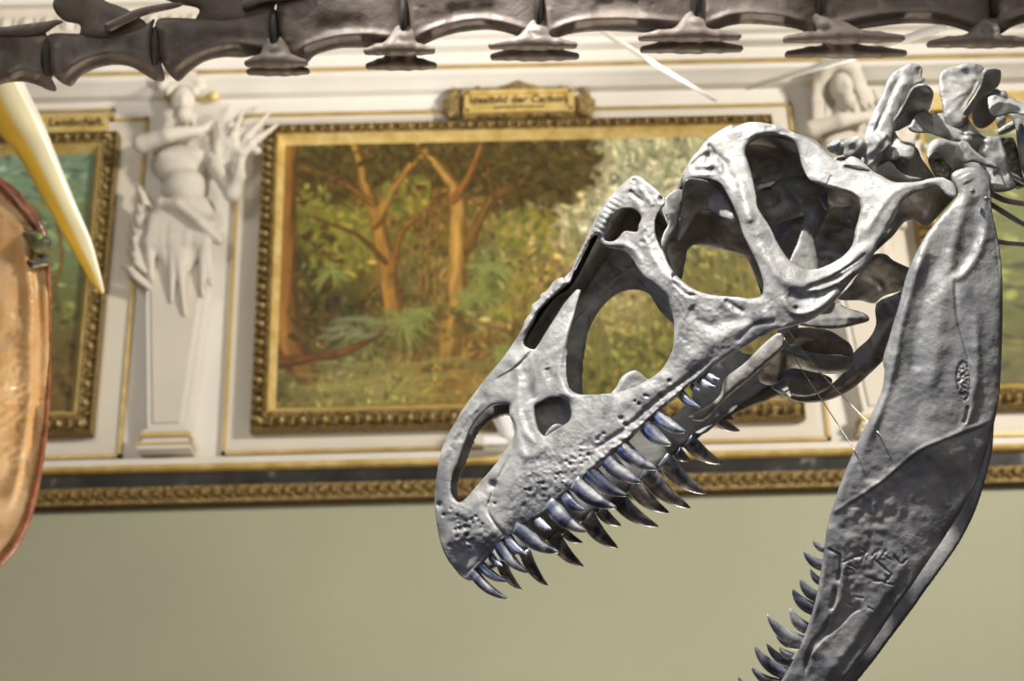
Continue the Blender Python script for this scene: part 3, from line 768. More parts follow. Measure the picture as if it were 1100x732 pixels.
n1 = MB()
piece(n1, [(931,137),(938,121),(946,104),(952,89),(959,79),(969,72),(979,68),(988,70),(991,76),(990,82),(994,85),(990,90),(984,91),(978,97),(973,107),(965,120),(961,132),(960,146),(952,160),(938,162),(928,154)],
      [(935,140,58),(975,75,92),(985,88,86),(960,125,62),(940,160,42)], lam=9, thick=.9, step=1, feats=[('ridge',[(978,74),(968,95),(955,120),(944,142)],6,3),('ridge',[(966,84),(957,103),(946,125)],3,-3),('ridge',[(955,112),(946,128),(940,142)],1.8,-4),('ridge',[(987,72),(988,82)],3,-3),('noise',8,1.5,51)])
piece(n1, [(977,97),(984,91.5),(993,90),(1000,94.5),(1003,101),(1001,110),(998,118),(990,127),(975,135),(963,141),(957,137),(960,128),(968,117)],
      [(985,92,18),(1001,98,25),(998,118,78),(963,139,62),(990,127,85)], lam=5, thick=.7, step=1, feats=[('ridge',[(970,116),(979,99),(990,92),(1000,97)],2.5,4),('blob',985,115,10,-5)])
piece(n1, [(960,129),(968,118),(977,99),(983,95),(976,110),(968,126),(962,140)], [(960,130,40),(980,98,22)], lam=5, thick=.9, step=1)
piece(n1, [(943,150),(952,143),(959,138),(964,146),(970,151),(977,152),(983,155),(982,168),(977,171),(967,169),(960,172),(950,168)], [(955,142,66),(982,158,40),(965,168,30),(950,166,34)], lam=7, thick=.9, step=1, feats=[('blob',957,158,5,-6),('ridge',[(962,145),(968,155),(980,160)],3,2.5)])
piece(n1, [(950,165),(968,155),(984,158),(990,170),(997,180),(1004,192),(996,200),(970,200),(950,195),(940,180)], [(950,180,55),(1000,190,75),(975,165,60)], lam=12, thick=.9, feats=[('ridge',[(988,168),(998,192)],3,2)])
vert('neck_vertebra', n1)

n2 = MB()
piece(n2, [(1009,84),(1011,78),(1017,74),(1026,71),(1038,68),(1050,68.5),(1057,73),(1056,82),(1052,92),(1046,102),(1040,112),(1040,128),(1030,138),(1016,132),(1012,112),(1009,97)],
      [(1010,85,76),(1055,75,84),(1035,122,52),(1015,122,55)], lam=7, thick=.7, step=1, feats=[('ridge',[(1050,85),(1042,102),(1030,118)],3,-3),('ridge',[(1022,108),(1030,102),(1040,98)],2,1.5),('ridge',[(1050,72),(1035,72),(1020,78)],4,2),('noise',7,1.2,52)])
piece(n2, [(1056,76),(1062,73),(1070,73),(1075,76),(1075,85),(1072,93),(1065,98),(1056,104),(1048,113),(1041,124),(1034,122),(1040,112),(1047,102),(1053,90)], [(1065,76,40),(1040,118,38),(1072,92,48)], lam=6, thick=.95, step=1, feats=[('blob',1070,85,6,-4)])
piece(n2, [(1044,118),(1050,107),(1058,99),(1068,95),(1074,97),(1078,104),(1074,118),(1068,130),(1056,138),(1046,134)], [(1050,110,70),(1075,100,60),(1060,135,90)], lam=6, thick=.7, feats=[('blob',1062,115,10,-6)])
piece(n2, [(976,139),(979,132),(984,123),(991,117.5),(996,119),(1000,122),(1008,122),(1018,120.5),(1030,120),(1038,123),(1042,130),(1048,138),(1056,145),(1068,147),(1074,148),(1078,157),(1082,168),(1084,180),(1088,192),(1091,201),(1080,206),(1066,205),(1063,190),(1052,176),(1042,166),(1033,154),(1020,151),(1006,146),(996,143),(984,143)],
      [(978,140,38),(991,118,58),(1015,122,64),(1010,145,44),(1040,125,66),(1040,150,48),(1080,150,58),(1080,205,34),(1050,170,50)], lam=9, thick=.9, step=1, feats=[('ridge',[(978,136),(986,124),(994,119)],3,3),('blob',989,131,7,-3.5),('blob',1053,148,6,-9),('ridge',[(1034,150),(1040,142),(1048,146)],2,3),('blob',1036,146,2.5,-6),('ridge',[(1058,152),(1050,165),(1052,175)],4,-6),('ridge',[(1075,150),(1081,172),(1088,198)],3,2.5),('noise',6,1,53)])
piece(n2, [(1003,150),(1024,150),(1040,158),(1060,175),(1068,203),(1050,212),(1020,205),(1004,190),(995,165)], [(1010,160,105),(1060,200,85),(1030,170,100)], lam=10, thick=.8)
vert('neck_vertebra', n2)
n2r = MB()
piece(n2r, [(1026,161),(1029,154),(1034,151),(1040,153),(1045,160),(1055,168),(1069,176),(1071.5,181),(1062,180),(1046,174),(1036,176),(1029,171)], [(1036,153,36),(1028,170,16),(1070,178,26),(1050,164,32)], lam=5, thick=.95, step=1, feats=[('ridge',[(1036,154),(1046,164),(1068,178)],2.2,2.5),('blob',1034,166,5,-4)])
vert('neck_rib', n2r)

n3 = MB()
piece(n3, [(1061,108),(1063,102),(1070,98.5),(1079,97),(1084,103),(1094,108),(1108,110),(1112,124),(1098,123),(1084,122),(1072,126),(1064,122)], [(1063,104,60),(1080,98,66),(1105,110,64),(1075,124,40),(1105,122,46)], lam=7, thick=.95, step=1, feats=[('ridge',[(1064,106),(1074,100),(1082,102)],3,3),('ridge',[(1082,104),(1080,112),(1072,122)],4,-3)])
piece(n3, [(1084,120),(1096,112),(1125,108),(1160,112),(1170,160),(1150,205),(1112,204),(1100,188),(1094,168),(1092,148),(1090,135)], [(1090,130,78),(1150,115,80),(1150,200,45),(1110,200,48)], lam=12, thick=.9)
piece(n3, [(1105,112),(1108,85),(1118,70),(1140,66),(1152,75),(1145,100),(1140,118)], [(1110,90,60),(1145,80,62)], lam=8, thick=.9)
piece(n3, [(1072,140),(1080,134),(1090,129),(1095,132),(1090,139),(1080,144),(1073,145)], 95, lam=4)
piece(n3, [(1070,126),(1077,124),(1081,128),(1078,136),(1072,138)], 100, lam=4)
vert('neck_vertebra', n3)
# brown spacer discs between the vertebrae
d1 = MB()
piece(d1, [(1074,149),(1081,148),(1089,149),(1094,165),(1098,185),(1101,198),(1096,203),(1089,201),(1084,180),(1079,163)], [(1080,150,78),(1096,200,82)], lam=6, thick=.9, feats=[('noise',3,1.5,61)])
vert('spacer_disc', d1, 'rough_bone')
d2 = MB()
piece(d2, [(997,172),(1000,166),(1005,163),(1012,166),(1017,174),(1022,181),(1020,190),(1017,197),(1009,191),(1004,186),(1000,180)], [(1005,165,60),(1018,190,62)], lam=6, thick=.9, step=1, feats=[('blob',1009,175,3.8,-14),('noise',2.5,1.5,62)])
vert('spacer_disc', d2, 'rough_bone')
# thin neck ribs running off behind the jaw
for pts, r in (([(1079,184),(1090,190),(1106,199),(1130,212)], 3.0), ([(1050,200),(1066,209),(1082,216),(1104,220),(1140,226)], 3.2), ([(1050,212),(1068,222),(1084,232),(1104,244),(1140,262)], 3.0), ([(1045,252),(1072,259.5),(1088,262),(1110,263.5),(1140,264)], 2.6)):
    p = spline([U(x, y, 70) for x, y in pts], 5)
    v, f = tube(units_to_world(p), r * 1.04 * UNIT, 10)
    mesh_obj('neck_rib', v, f, M['jaw'], skel)
v, f = tube(units_to_world(np.array([U(1070, 180, 28), U(1075, 183, 50), U(1082, 186, 70)])), .9 * UNIT, 8)
mesh_obj('support_wire', v, f, M['wire'], skel)
# wires that hold the jaw
for pts in ([(842,362,10),(858,392,-5),(875,418,-30),(896,450,-60),(921,488,-118)], [(847,355,8),(866,382,-10),(890,410,-40),(922,443,-90),(948,470,-124)]):
    p = np.array([U(*q) for q in pts])
    v, f = tube(units_to_world(spline(p, 4)), .55 * UNIT, 8)
    mesh_obj('support_wire', v, f, M['wire'], skel)
# ------------------------------------------------------------------ long brown tail across the top
TD = 2.8
TUN = TD / FPX
def T_world(p):
    p = np.asarray(p, float)
    c = np.stack([p[..., 0], -p[..., 1], -p[..., 2]], -1) * TUN
    return c @ CR.T + CAM
def TU(px, py, w): return lift(px, py, w)
TJ = [-78, 53, 169, 296, 435, 579, 747, 880, 1067, 1250]
TB = [106, 98, 90, 75, 61, 53, 46, 43, 42, 40]
TR = [27, 29, 32, 34, 36, 38, 41, 43, 45, 46]
tail = empty('tail_skeleton', T_world(TU(560, 20, 0)), 'brown chain of large tail bones stretched across above the painting and skull', 'skeleton')
BONES = [
 ([(-78,34),(-40,33),(0,32),(30,34),(49,35),(51,50),(50,64),(54,80),(61,97),(52,97),(41,92),(25,88),(8,89),(-5,93),(-20,100),(-40,104),(-70,108),(-80,90)], [(8,82),(25,74),(42,82)]),
 ([(53,37),(50,53),(53,74),(62,86),(72,92),(78,92),(88,81),(107,72.5),(127,70),(143,73),(158,82),(168,87),(177,86),(174,70),(166,53),(164,33),(166,20),(152,29),(123,37),(82,36)], [(68,80),(84,66),(106,57),(128,56),(148,62),(164,76)]),
 ([(168,22),(168,45),(173,66),(182,80),(190,87),(195,86),(205,76),(221,66),(242,61.5),(262,62),(282,58),(300,58),(303,54),(296,41),(293,20),(295,0),(270,14),(240,19),(213,20),(186,19)], [(186,74),(200,62),(222,51),(248,46),(272,48),(292,52)]),
 ([(297,2),(298,29),(304,49),(314,64),(326,68),(332,66),(340,59),(365,52),(389,51.5),(410,49),(428,48),(435,46),(433,25),(432,0),(432,-28),(360,-14),(300,-26)], [(316,56),(335,46),(362,38),(390,36),(412,38),(430,40)]),
 ([(437,0),(437,28),(442,47),(450,51),(458,47),(472,41),(489,36),(510,33),(530,32.5),(550,37),(565,43),(577,46),(578,20),(578,-30),(500,-20),(437,-30)], [(446,40),(462,32),(490,23),(520,20),(550,26),(572,34)]),
 ([(582,0),(582,38),(587,45),(596,42),(616,36),(650,33.5),(693,35),(715,32),(733,32),(745,39),(746,10),(746,-36),(660,-24),(582,-34)], [(590,34),(614,24),(650,19),(690,20),(735,24)]),
 ([(750,0),(750,32),(756,36),(766,33),(795,26),(835,28),(858,32),(872,37),(878,34),(878,0),(878,-36),(810,-26),(750,-36)], [(758,26),(790,14),(832,15),(868,24)]),
 ([(882,0),(882,33),(890,37),(905,34),(927,31),(973,25.5),(1013,27),(1036,33),(1056,40),(1063,36),(1064,0),(1064,-36),(970,-26),(882,-36)], [(892,27),(925,18),(970,12),(1012,14),(1050,26)]),
 ([(1069,0),(1069,34),(1076,36),(1090,28),(1120,22),(1180,22),(1230,34),(1248,36),(1248,-36),(1150,-26),(1069,-36)], [(1080,22),(1120,10),(1180,10)])]
def tail_bone(i):
    out, rid = BONES[i]
    xa, xb = min(p[0] for p in out), max(p[0] for p in out)
    ft = [('ridge', rid, 4, 4.0), ('ridge', [(x, y + 9) for x, y in rid], 5, -2.5), ('noise', 30, 1.6, 80 + i), ('noise', 9, .5, 90 + i),
          ('ridge', [(xa + 8, out[0][1] + 6), (xa + 7, out[0][1] + 30), (xa + 12, out[0][1] + 46)], 5, 2.5), ('ridge', [((xa + xb) / 2 - 30, rid[1][1] - 16), ((xa + xb) / 2 + 30, rid[1][1] - 20)], 12, -4)]
    v, f = inflate(out, (), 0.0, lam=19, thick=1.0, step=1.5, feats=ft, sub=4)
    mesh_obj('tail_vertebra', T_world(v), f, M['brown_bone'], tail)
for i in range(len(BONES)): tail_bone(i)
# joint cushions between the bones
for i in range(1, len(TJ) - 1):
    c = TU(TJ[i] - 1, TB[i] - TR[i] - 6, 0)
    s = SDF(); s.ell(c, (5, TR[i] * .74, 20))
    v, f = s.mesh(1.5, 2)
    mesh_obj('joint_disc', T_world(v), f.tolist(), M['cushion'], tail)
# chevrons: paired skids under the joints
CH = [(53, None), (296, (262, 331, 66, 75)), (435, (390, 468, 53, 69)), (579, (524, 621, 47, 59)), (747, (685, 797, 38, 51)), (885, (841, 973, 40, 56)), (1062, (996, 1112, 45, 45))]
for jx, c in CH:
    if c is None: continue
    x0, x1, yn, yf = c
    s = SDF(); m = (x0 + x1) / 2; hl = (x1 - x0) / 2
    for (dw, yy, sh) in ((-13, yn, 0), (15, yf, 2)):
        p = [TU(x0 + 4 + sh, yy + 2, dw), TU(x0 + hl * .4 + sh, yy, dw), TU(m, yy - 1.5, dw), TU(x1 - hl * .45 + sh, yy, dw), TU(x1 - 4 + sh, yy + 1, dw)]
        s.path(p, [3.2, 5.2, 7.0, 5.4, 3.0], k=3)
        s.path([q + np.array([0, 0, 6.0]) for q in p], [2.8, 4.4, 6.0, 4.4, 2.8], k=3)
        s.cap(TU(m - 9, yy - 2, dw), TU(jx - 6, yn - 18, dw * .4), 4.5, 4, k=9)
        s.cap(TU(m + 9, yy - 2, dw), TU(jx + 6, yn - 18, dw * .2), 4.5, 4, k=9)
    s.cap(TU(jx, yn - 12, -12), TU(jx, yn - 12, 12), 6, 6, k=5)
    v, f = s.mesh(1.3, 3)
    mesh_obj('chevron_bone', T_world(v), f.tolist(), M['brown_bone'], tail)
# blades and prongs on top of the leftmost bones
for out, w_ in (([(-60,26),(-20,27),(0,29),(25,26),(49,23),(62,21),(68,24),(60,28),(48,36),(30,40),(0,40),(-60,40)], -6),
                ([(57,2),(60,14),(70,23),(86,27),(88,40),(120,42),(150,36),(158,26),(140,12),(127,6),(112,0),(100,-14),(70,-14)], 0),
                ([(118,34),(135,26),(152,18),(170,13),(188,9),(197,5),(190,2.5),(168,5),(146,10),(128,18),(112,26)], -14),
                ([(172,-4),(190,4),(214,10),(212,24),(262,24),(292,10),(294,-14),(180,-16)], 0),
                ([(262,10),(285,3),(310,0),(330,-4),(338,-10),(300,-12),(265,-4)], -14)):
    v, f = inflate(out, (), float(w_), lam=9, thick=.95, step=1.5, feats=[('noise', 20, 1.2, 60)], sub=4)
    mesh_obj('bone_process', T_world(v), f, M['brown_bone'], tail)
# ------------------------------------------------------------------ the hall wall
def zrow(py, px=550): return W(px, py)[1]
def xcol(px, py=306): return W(px, py)[0]
XL, XR = -6.0, 7.0
Z_OL = zrow(536)
def sbox(name, x0, x1, y0, y1, z0, z1, mat):
    v, f = box(x0, x1, y0, y1, z0, z1)
    return tag(mesh_obj(name, v, f, mat, smooth=False), kind='structure')
sbox('floor', XL, XR, -5, WALL_Y, -.1, 0, M['floor'])
sbox('wall_back_lower', XL, XR, WALL_Y, WALL_Y + .3, 0, Z_OL, M['olive'])
sbox('wall_back_upper', XL, XR, WALL_Y, WALL_Y + .3, Z_OL, 9.5, M['plaster'])

def run(name, prof, mat, bumps=None):
    """Moulding: a (protrusion, z) profile drawn along the wall."""
    n = len(prof); v = []; xs = [XL, XR]
    for x in xs:
        v += [(x, WALL_Y - p, z) for p, z in prof]
    f = [[i, i + 1, n + i + 1, n + i] for i in range(n - 1)] + [[n - 1, 0, n, 2 * n - 1], list(range(n))[::-1], list(range(n, 2 * n))]
    mb = MB().add(v, f)
    if bumps:
        for q in bumps: mb.add(*q)
    return tag(mb.build(name, mat, smooth=False), kind='structure')
def rect_prof(p, z0, z1): return [(0, z0), (p, z0), (p, z1), (0, z1)]
def half_round(p0, p1, z0, z1, n=6):
    out = [(0, z0), (p0, z0)]
    for k in range(1, n):
        a = math.pi * k / n
        out.append((p0 + (p1 - p0) * math.sin(a), (z0 + z1) / 2 - (z1 - z0) / 2 * math.cos(a)))
    return out + [(p0, z1), (0, z1)]
_ico = None
def blob_shape(c, r, n=8, m=5):
    v, f = [], []
    for i in range(m + 1):
        a = math.pi * i / m
        for k in range(n):
            b = 2 * math.pi * k / n
            v.append((c[0] + r[0] * math.sin(a) * math.cos(b), c[1] + r[1] * math.sin(a) * math.sin(b), c[2] + r[2] * math.cos(a)))
    for i in range(m):
        for k in range(n):
            f.append([i * n + k, (i + 1) * n + k, (i + 1) * n + (k + 1) % n, i * n + (k + 1) % n])
    return np.array(v), f

run('trim_1', rect_prof(.05, zrow(494.5), zrow(487)), M['plaster'])
run('trim_2', half_round(.05, .085, zrow(502.5), zrow(494.5)), M['gold'])
run('trim_3', rect_prof(.045, zrow(518), zrow(502.5)), M['marble'])
bumps = []
zc = (zrow(533) + zrow(519)) / 2; hh = zrow(519) - zrow(533)
x = -3.6
while x < 3.6:
    bumps.append(blob_shape((x, WALL_Y - .06, zc + hh * .08), (.024, .028, hh * .36), 7, 4))
    bumps.append(blob_shape((x + .026, WALL_Y - .06, zc - hh * .22), (.016, .022, hh * .2), 6, 4))
    x += .056
run('trim_4', rect_prof(.06, zrow(535.5), zrow(518)), M['gold_dark'], bumps)
run('trim_5', rect_prof(.03, zrow(538), zrow(535.5)), M['letters'])
# cornice
run('trim_6', [(0, zrow(101)), (.05, zrow(100)), (.09, zrow(95)), (.12, zrow(92)), (.12, zrow(86.5)), (0, zrow(86.5))], M['plaster'])
run('trim_7', rect_prof(.13, zrow(86.5), zrow(83.5)), M['gold_line'])
run('trim_8', [(0, zrow(83.5)), (.14, zrow(83.5)), (.15, zrow(73)), (.20, zrow(71)), (.21, zrow(66)), (.24, zrow(64)), (.25, zrow(60)), (0, zrow(60))], M['plaster'])
bumps = []; x = -3.5
while x < 4.2:
    bumps.append(blob_shape((x, WALL_Y - .24, zrow(46)), (.045, .04, .05), 8, 5))
    bumps.append(blob_shape((x + .055, WALL_Y - .24, zrow(45)), (.012, .03, .05), 6, 4))
    x += .11
run('trim_9', rect_prof(.25, zrow(60), zrow(30)), M['panel'], bumps)
run('trim_10', [(0, zrow(30)), (.30, zrow(30)), (.31, zrow(22)), (.42, zrow(16)), (.44, zrow(4)), (.60, zrow(-10)), (.62, zrow(-40)), (0, zrow(-60))], M['plaster'])
run('trim_11', rect_prof(.455, zrow(14), zrow(11)), M['gold_line'])

def panel(name, pts, lw=.018):
    """Raised cream panel with a thin gilt line round it (pts: wall x,z outline)."""
    n = len(pts)
    P = np.array(pts)
    v = [(x, WALL_Y - .012, z) for x, z in P] + [(x, WALL_Y + .0, z) for x, z in P]
    f = [list(range(n))] + [[i, i + n, (i + 1) % n + n, (i + 1) % n] for i in range(n)]
    tag(mesh_obj(name, v, f, M['panel'], smooth=False), kind='structure')
def gilt_line(name, pts, lw=.009):
    mb = MB()
    n = len(pts)
    for i in range(n):
        a, b = pts[i], pts[(i + 1) % n]
        x0, x1 = min(a[0], b[0]) - lw, max(a[0], b[0]) + lw
        z0, z1 = min(a[1], b[1]) - lw, max(a[1], b[1]) + lw
        mb.add(*box(x0, x1, WALL_Y - .024, WALL_Y - .005, z0, z1))
    return tag(mb.build(name, M['gold_line'], smooth=False), kind='structure')
xm0, xm1, zt, zb = xcol(250), xcol(870), zrow(120.5), zrow(481)
mp = [(xm0, zb), (xm1, zb), (xm1, zt), (xm0, zt)]
panel('trim_12', mp); gilt_line('trim_13', mp)
xl1 = xcol(144); xl0 = XL + .5; xn = W(122, 126)[0]; ztl, ztn = W(140, 130.5)[1], W(80, 121.5)[1]
lp = [(xl0, zb), (xl1, zb), (xl1, ztl), (xn, ztl), (xn, ztn), (xl0, ztn)]
panel('trim_14', lp); gilt_line('trim_15', lp)
xr0 = xcol(958); xr1 = XR - .5
rp = [(xr0, zb), (xr1, zb), (xr1, zt), (xr0, zt)]
panel('trim_16', rp); gilt_line('trim_17', rp)

# ------------------------------------------------------------------ pictures
def srgb(c):
    c = np.asarray(c, float) / 255
    return np.where(c <= .04045, c / 12.92, ((c + .055) / 1.055) ** 2.4)

def canvas_paint(nx, nz, grid, ys, xs, seed, strokes_n, painter=None):
    r = np.random.default_rng(seed)
    X, Y = np.meshgrid(np.linspace(0, 1, nx), np.linspace(0, 1, nz))      # Y: 0 top, 1 bottom
    g = np.array(grid, float)
    def samp(x, y):
        gi = np.interp(y, ys, np.arange(len(ys))); gj = np.interp(x, xs, np.arange(len(xs)))
        i = np.clip(gi.astype(int), 0, len(ys) - 2); j = np.clip(gj.astype(int), 0, len(xs) - 2)
        fi, fj = (gi - i)[..., None], (gj - j)[..., None]
        return (g[i, j] * (1 - fj) + g[i, j + 1] * fj) * (1 - fi) + (g[i + 1, j] * (1 - fj) + g[i + 1, j + 1] * fj) * fi
    img = samp(X, Y)
    asp = nx / nz
    def stroke(x, y, lx, ly, ang, col, op):
        R = max(lx, ly) * 1.5
        j0, j1 = max(int((x - R / asp) * nx), 0), min(int((x + R / asp) * nx) + 2, nx)
        i0, i1 = max(int((y - R) * nz), 0), min(int((y + R) * nz) + 2, nz)
        if i1 <= i0 or j1 <= j0: return
        dx, dy = (X[i0:i1, j0:j1] - x) * asp, Y[i0:i1, j0:j1] - y
        c, s = math.cos(ang), math.sin(ang)
        d = ((dx * c + dy * s) / lx) ** 2 + ((-dx * s + dy * c) / ly) ** 2
        a = op * np.clip(1.4 - d, 0, 1)[..., None]
        img[i0:i1, j0:j1] = img[i0:i1, j0:j1] * (1 - a) + np.asarray(col, float) * a
    for _ in range(strokes_n):
        x, y = r.random(), r.random()
        col = samp(np.array(x), np.array(y)) * np.exp(r.normal(0, .26)) + r.normal(0, 6, 3)
        stroke(x, y, r.uniform(.010, .028), r.uniform(.005, .012), r.uniform(0, 3.14), col, .7)
    if painter: painter(stroke, r, samp)
    return np.clip(img, 0, 255)

def limb(stroke, r, pts, w0, w1, light, dark):
    """A painted trunk or branch: dark underpaint, then light streaks along it."""
    p = spline(pts, 16)
    n = len(p)
    for i, q in enumerate(p):
        t = i / (n - 1); wd = w0 + (w1 - w0) * t
        d = p[min(i + 1, n - 1)] - p[max(i - 1, 0)]; ang = math.atan2(d[1], d[0] * 1.98)
        stroke(q[0], q[1], wd * 1.5, wd * .72, ang, np.array(dark) * r.uniform(.9, 1.1), .7)
    for _ in range(int(n * 2.5)):
        i = r.integers(n); q = p[i]; t = i / (n - 1); wd = w0 + (w1 - w0) * t
        d = p[min(i + 1, n - 1)] - p[max(i - 1, 0)]; ang = math.atan2(d[1], d[0] * 1.98)
        u = r.normal(-.12, .28)
        c = np.array(light) * (1.05 - .55 * max(u, 0)) * r.uniform(.8, 1.2)
        stroke(q[0] + u * wd * .5 * abs(math.sin(ang)), q[1] + u * wd * abs(math.cos(ang)), wd * r.uniform(.8, 1.6), wd * r.uniform(.12, .3), ang + r.normal(0, .08), c, .6)

def frame_obj(parent, x0, x1, z0, z1, wt, wb, wl, wr, it, ib, il):
    """Gilded frame: dark ornate outer moulding and a bright inner slip."""
    mb = MB(); mi = MB(); bd = MB()
    ox = (x0, x1, z0, z1)
    ix = (x0 + wl, x1 - wr, z0 + wb, z1 - wt)
    jx = (ix[0] + il, ix[1] - il, ix[2] + ib, ix[3] - it)
    def ring(mb_, A, B, prof):
        """prof: (t from A to B, protrusion)."""
        v = []
        for t, p in prof:
            c = [A[i] + (B[i] - A[i]) * t for i in range(4)]
            v += [(c[0], WALL_Y - p, c[2]), (c[1], WALL_Y - p, c[2]), (c[1], WALL_Y - p, c[3]), (c[0], WALL_Y - p, c[3])]
        f = []
        for i in range(len(prof) - 1):
            for k in range(4):
                k2 = (k + 1) % 4
                f.append([i * 4 + k, i * 4 + k2, (i + 1) * 4 + k2, (i + 1) * 4 + k])
        mb_.add(v, f)
    ring(mb, ox, ix, [(0, .0), (0, .06), (.08, .09), (.16, .075), (.3, .065), (.55, .075), (.8, .10), (.92, .105), (1, .09), (1, .0)])
    ring(mi, ix, jx, [(0, .0), (0, .095), (.15, .10), (.5, .075), (.85, .055), (1, .05), (1, .0)])
    step = .105
    cx, cz = (ox[0] + ix[0]) / 2, None
    def beads(ax, bx, az, bz, w):
        L = math.hypot(bx - ax, bz - az); n = int(L / step)
        for k in range(n + 1):
            t = (k + .5) / (n + 1)
            bd.add(*blob_shape((ax + (bx - ax) * t, WALL_Y - .09, az + (bz - az) * t), (w * .17, .028, w * .17), 8, 5))
            t2 = (k + 1.0) / (n + 1)
            if k < n:
                px, pz = ax + (bx - ax) * t2, az + (bz - az) * t2
                h = abs(bx - ax) > abs(bz - az)
                mb.add(*blob_shape((px, WALL_Y - .085, pz), (w * (.15 if h else .34), .02, w * (.34 if h else .15)), 7, 4))
                mb.add(*blob_shape((px + (w * .26 if h else 0), WALL_Y - .082, pz + (0 if h else w * .26)), (w * .1, .018, w * .1), 6, 4))
    beads((ox[0] + ix[0]) / 2, (ox[0] + ix[0]) / 2, z0, z1, wl)
    beads((ox[1] + ix[1]) / 2, (ox[1] + ix[1]) / 2, z0, z1, wr)
    beads(x0, x1, (ox[2] + ix[2]) / 2, (ox[2] + ix[2]) / 2, wb)
    beads(x0, x1, (ox[3] + ix[3]) / 2, (ox[3] + ix[3]) / 2, wt)
    n0 = mb.join(bd)
    fr = mb.build('frame', [M['gold_dark'], M['bead']], parent, smooth=False)
    mi_ = np.zeros(len(fr.data.polygons), np.int32); mi_[n0:] = 1
    fr.data.polygons.foreach_set('material_index', mi_)
    mi.build('gilt_slip', M['gold'], fr, smooth=False)
    return jx

def picture(name, label, x0, x1, z0, z1, img, frm, key=.9):
    root = empty(name, ((x0 + x1) / 2, WALL_Y, z0), label, 'painting')
    j = frame_obj(root, x0, x1, z0, z1, *frm)
    nz, nx = img.shape[:2]
    xs = np.linspace(j[0], j[1], nx); zs = np.linspace(j[3], j[2], nz)
    Xg, Zg = np.meshgrid(xs, zs)
    v = np.stack([Xg, np.full(Xg.shape, WALL_Y - .055), Zg], -1).reshape(-1, 3)
    vb = np.array([(j[0], WALL_Y - .01, j[3]), (j[1], WALL_Y - .01, j[3]), (j[1], WALL_Y - .01, j[2]), (j[0], WALL_Y - .01, j[2])])
    i = np.arange(nz - 1)[:, None] * nx + np.arange(nx - 1)[None]
    q = np.stack([i, i + nx, i + nx + 1, i + 1], -1).reshape(-1, 4).tolist()
    n = nx * nz
    q += [[n, n + 1, n + 2, n + 3]]
    col = np.concatenate([srgb(img).reshape(-1, 3) * key, np.full((4, 3), .2)])
    mesh_obj('canvas', np.concatenate([v, vb]), q, M['paint'], root, smooth=False, colors=col)
    return root

mpx = abs(W(551, 306)[0] - W(550, 306)[0]); mpz = abs(zrow(306) - zrow(307))
GX = [300, 340, 380, 420, 460, 500, 540, 580, 620, 660, 700, 750, 800, 865]
GY = [157, 180, 215, 255, 295, 335, 375, 415, 441]
G = [[(88,82,42),(92,80,40),(88,66,34),(108,88,48),(92,66,36),(100,80,44),(98,82,50),(100,86,50),(96,78,46),(115,98,62),(188,178,138),(186,180,142),(176,172,135),(160,156,118)],
     [(84,78,38),(94,80,40),(92,70,36),(112,92,46),(98,70,36),(102,80,44),(98,82,48),(98,84,48),(92,74,44),(125,110,74),(188,180,142),(186,180,144),(175,172,136),(158,155,118)],
     [(82,74,36),(98,84,42),(104,84,38),(120,100,46),(110,80,38),(125,92,44),(102,88,46),(98,86,46),(100,84,48),(150,138,98),(186,182,150),(184,180,148),(172,170,136),(155,152,114)],
     [(72,72,36),(132,130,58),(152,142,62),(130,108,50),(124,104,52),(132,104,50),(134,118,62),(168,148,88),(186,176,132),(190,184,146),(186,180,146),(178,174,140),(165,160,120),(150,146,106)],
     [(78,62,32),(98,96,46),(134,124,54),(124,104,52),(122,112,62),(140,112,58),(114,116,70),(142,126,66),(152,132,72),(170,155,105),(166,152,104),(135,126,74),(124,118,66),(130,122,72)],
     [(104,78,40),(76,66,34),(74,64,36),(108,88,46),(112,98,52),(128,108,56),(122,128,82),(134,112,56),(146,128,74),(164,148,100),(158,144,96),(128,118,64),(120,110,58),(120,112,64)],
     [(110,82,40),(92,76,40),(116,114,74),(108,98,54),(104,88,46),(120,100,54),(132,104,52),(120,104,52),(118,110,60),(126,120,66),(128,120,66),(120,112,58),(112,106,54),(112,104,56)],
     [(96,90,50),(124,116,70),(142,132,76),(146,136,76),(142,122,62),(148,120,58),(132,98,52),(122,90,48),(112,106,54),(112,108,54),(116,110,56),(112,104,52),(106,98,50),(104,96,50)],
     [(104,96,54),(138,128,72),(148,138,78),(148,138,76),(152,130,66),(156,126,60),(140,108,54),(128,96,50),(112,104,52),(110,104,52),(112,106,54),(108,100,50),(102,94,48),(100,92,48)]]
def P2(px, py): return ((px - 300) / 565, (py - 157) / 284)
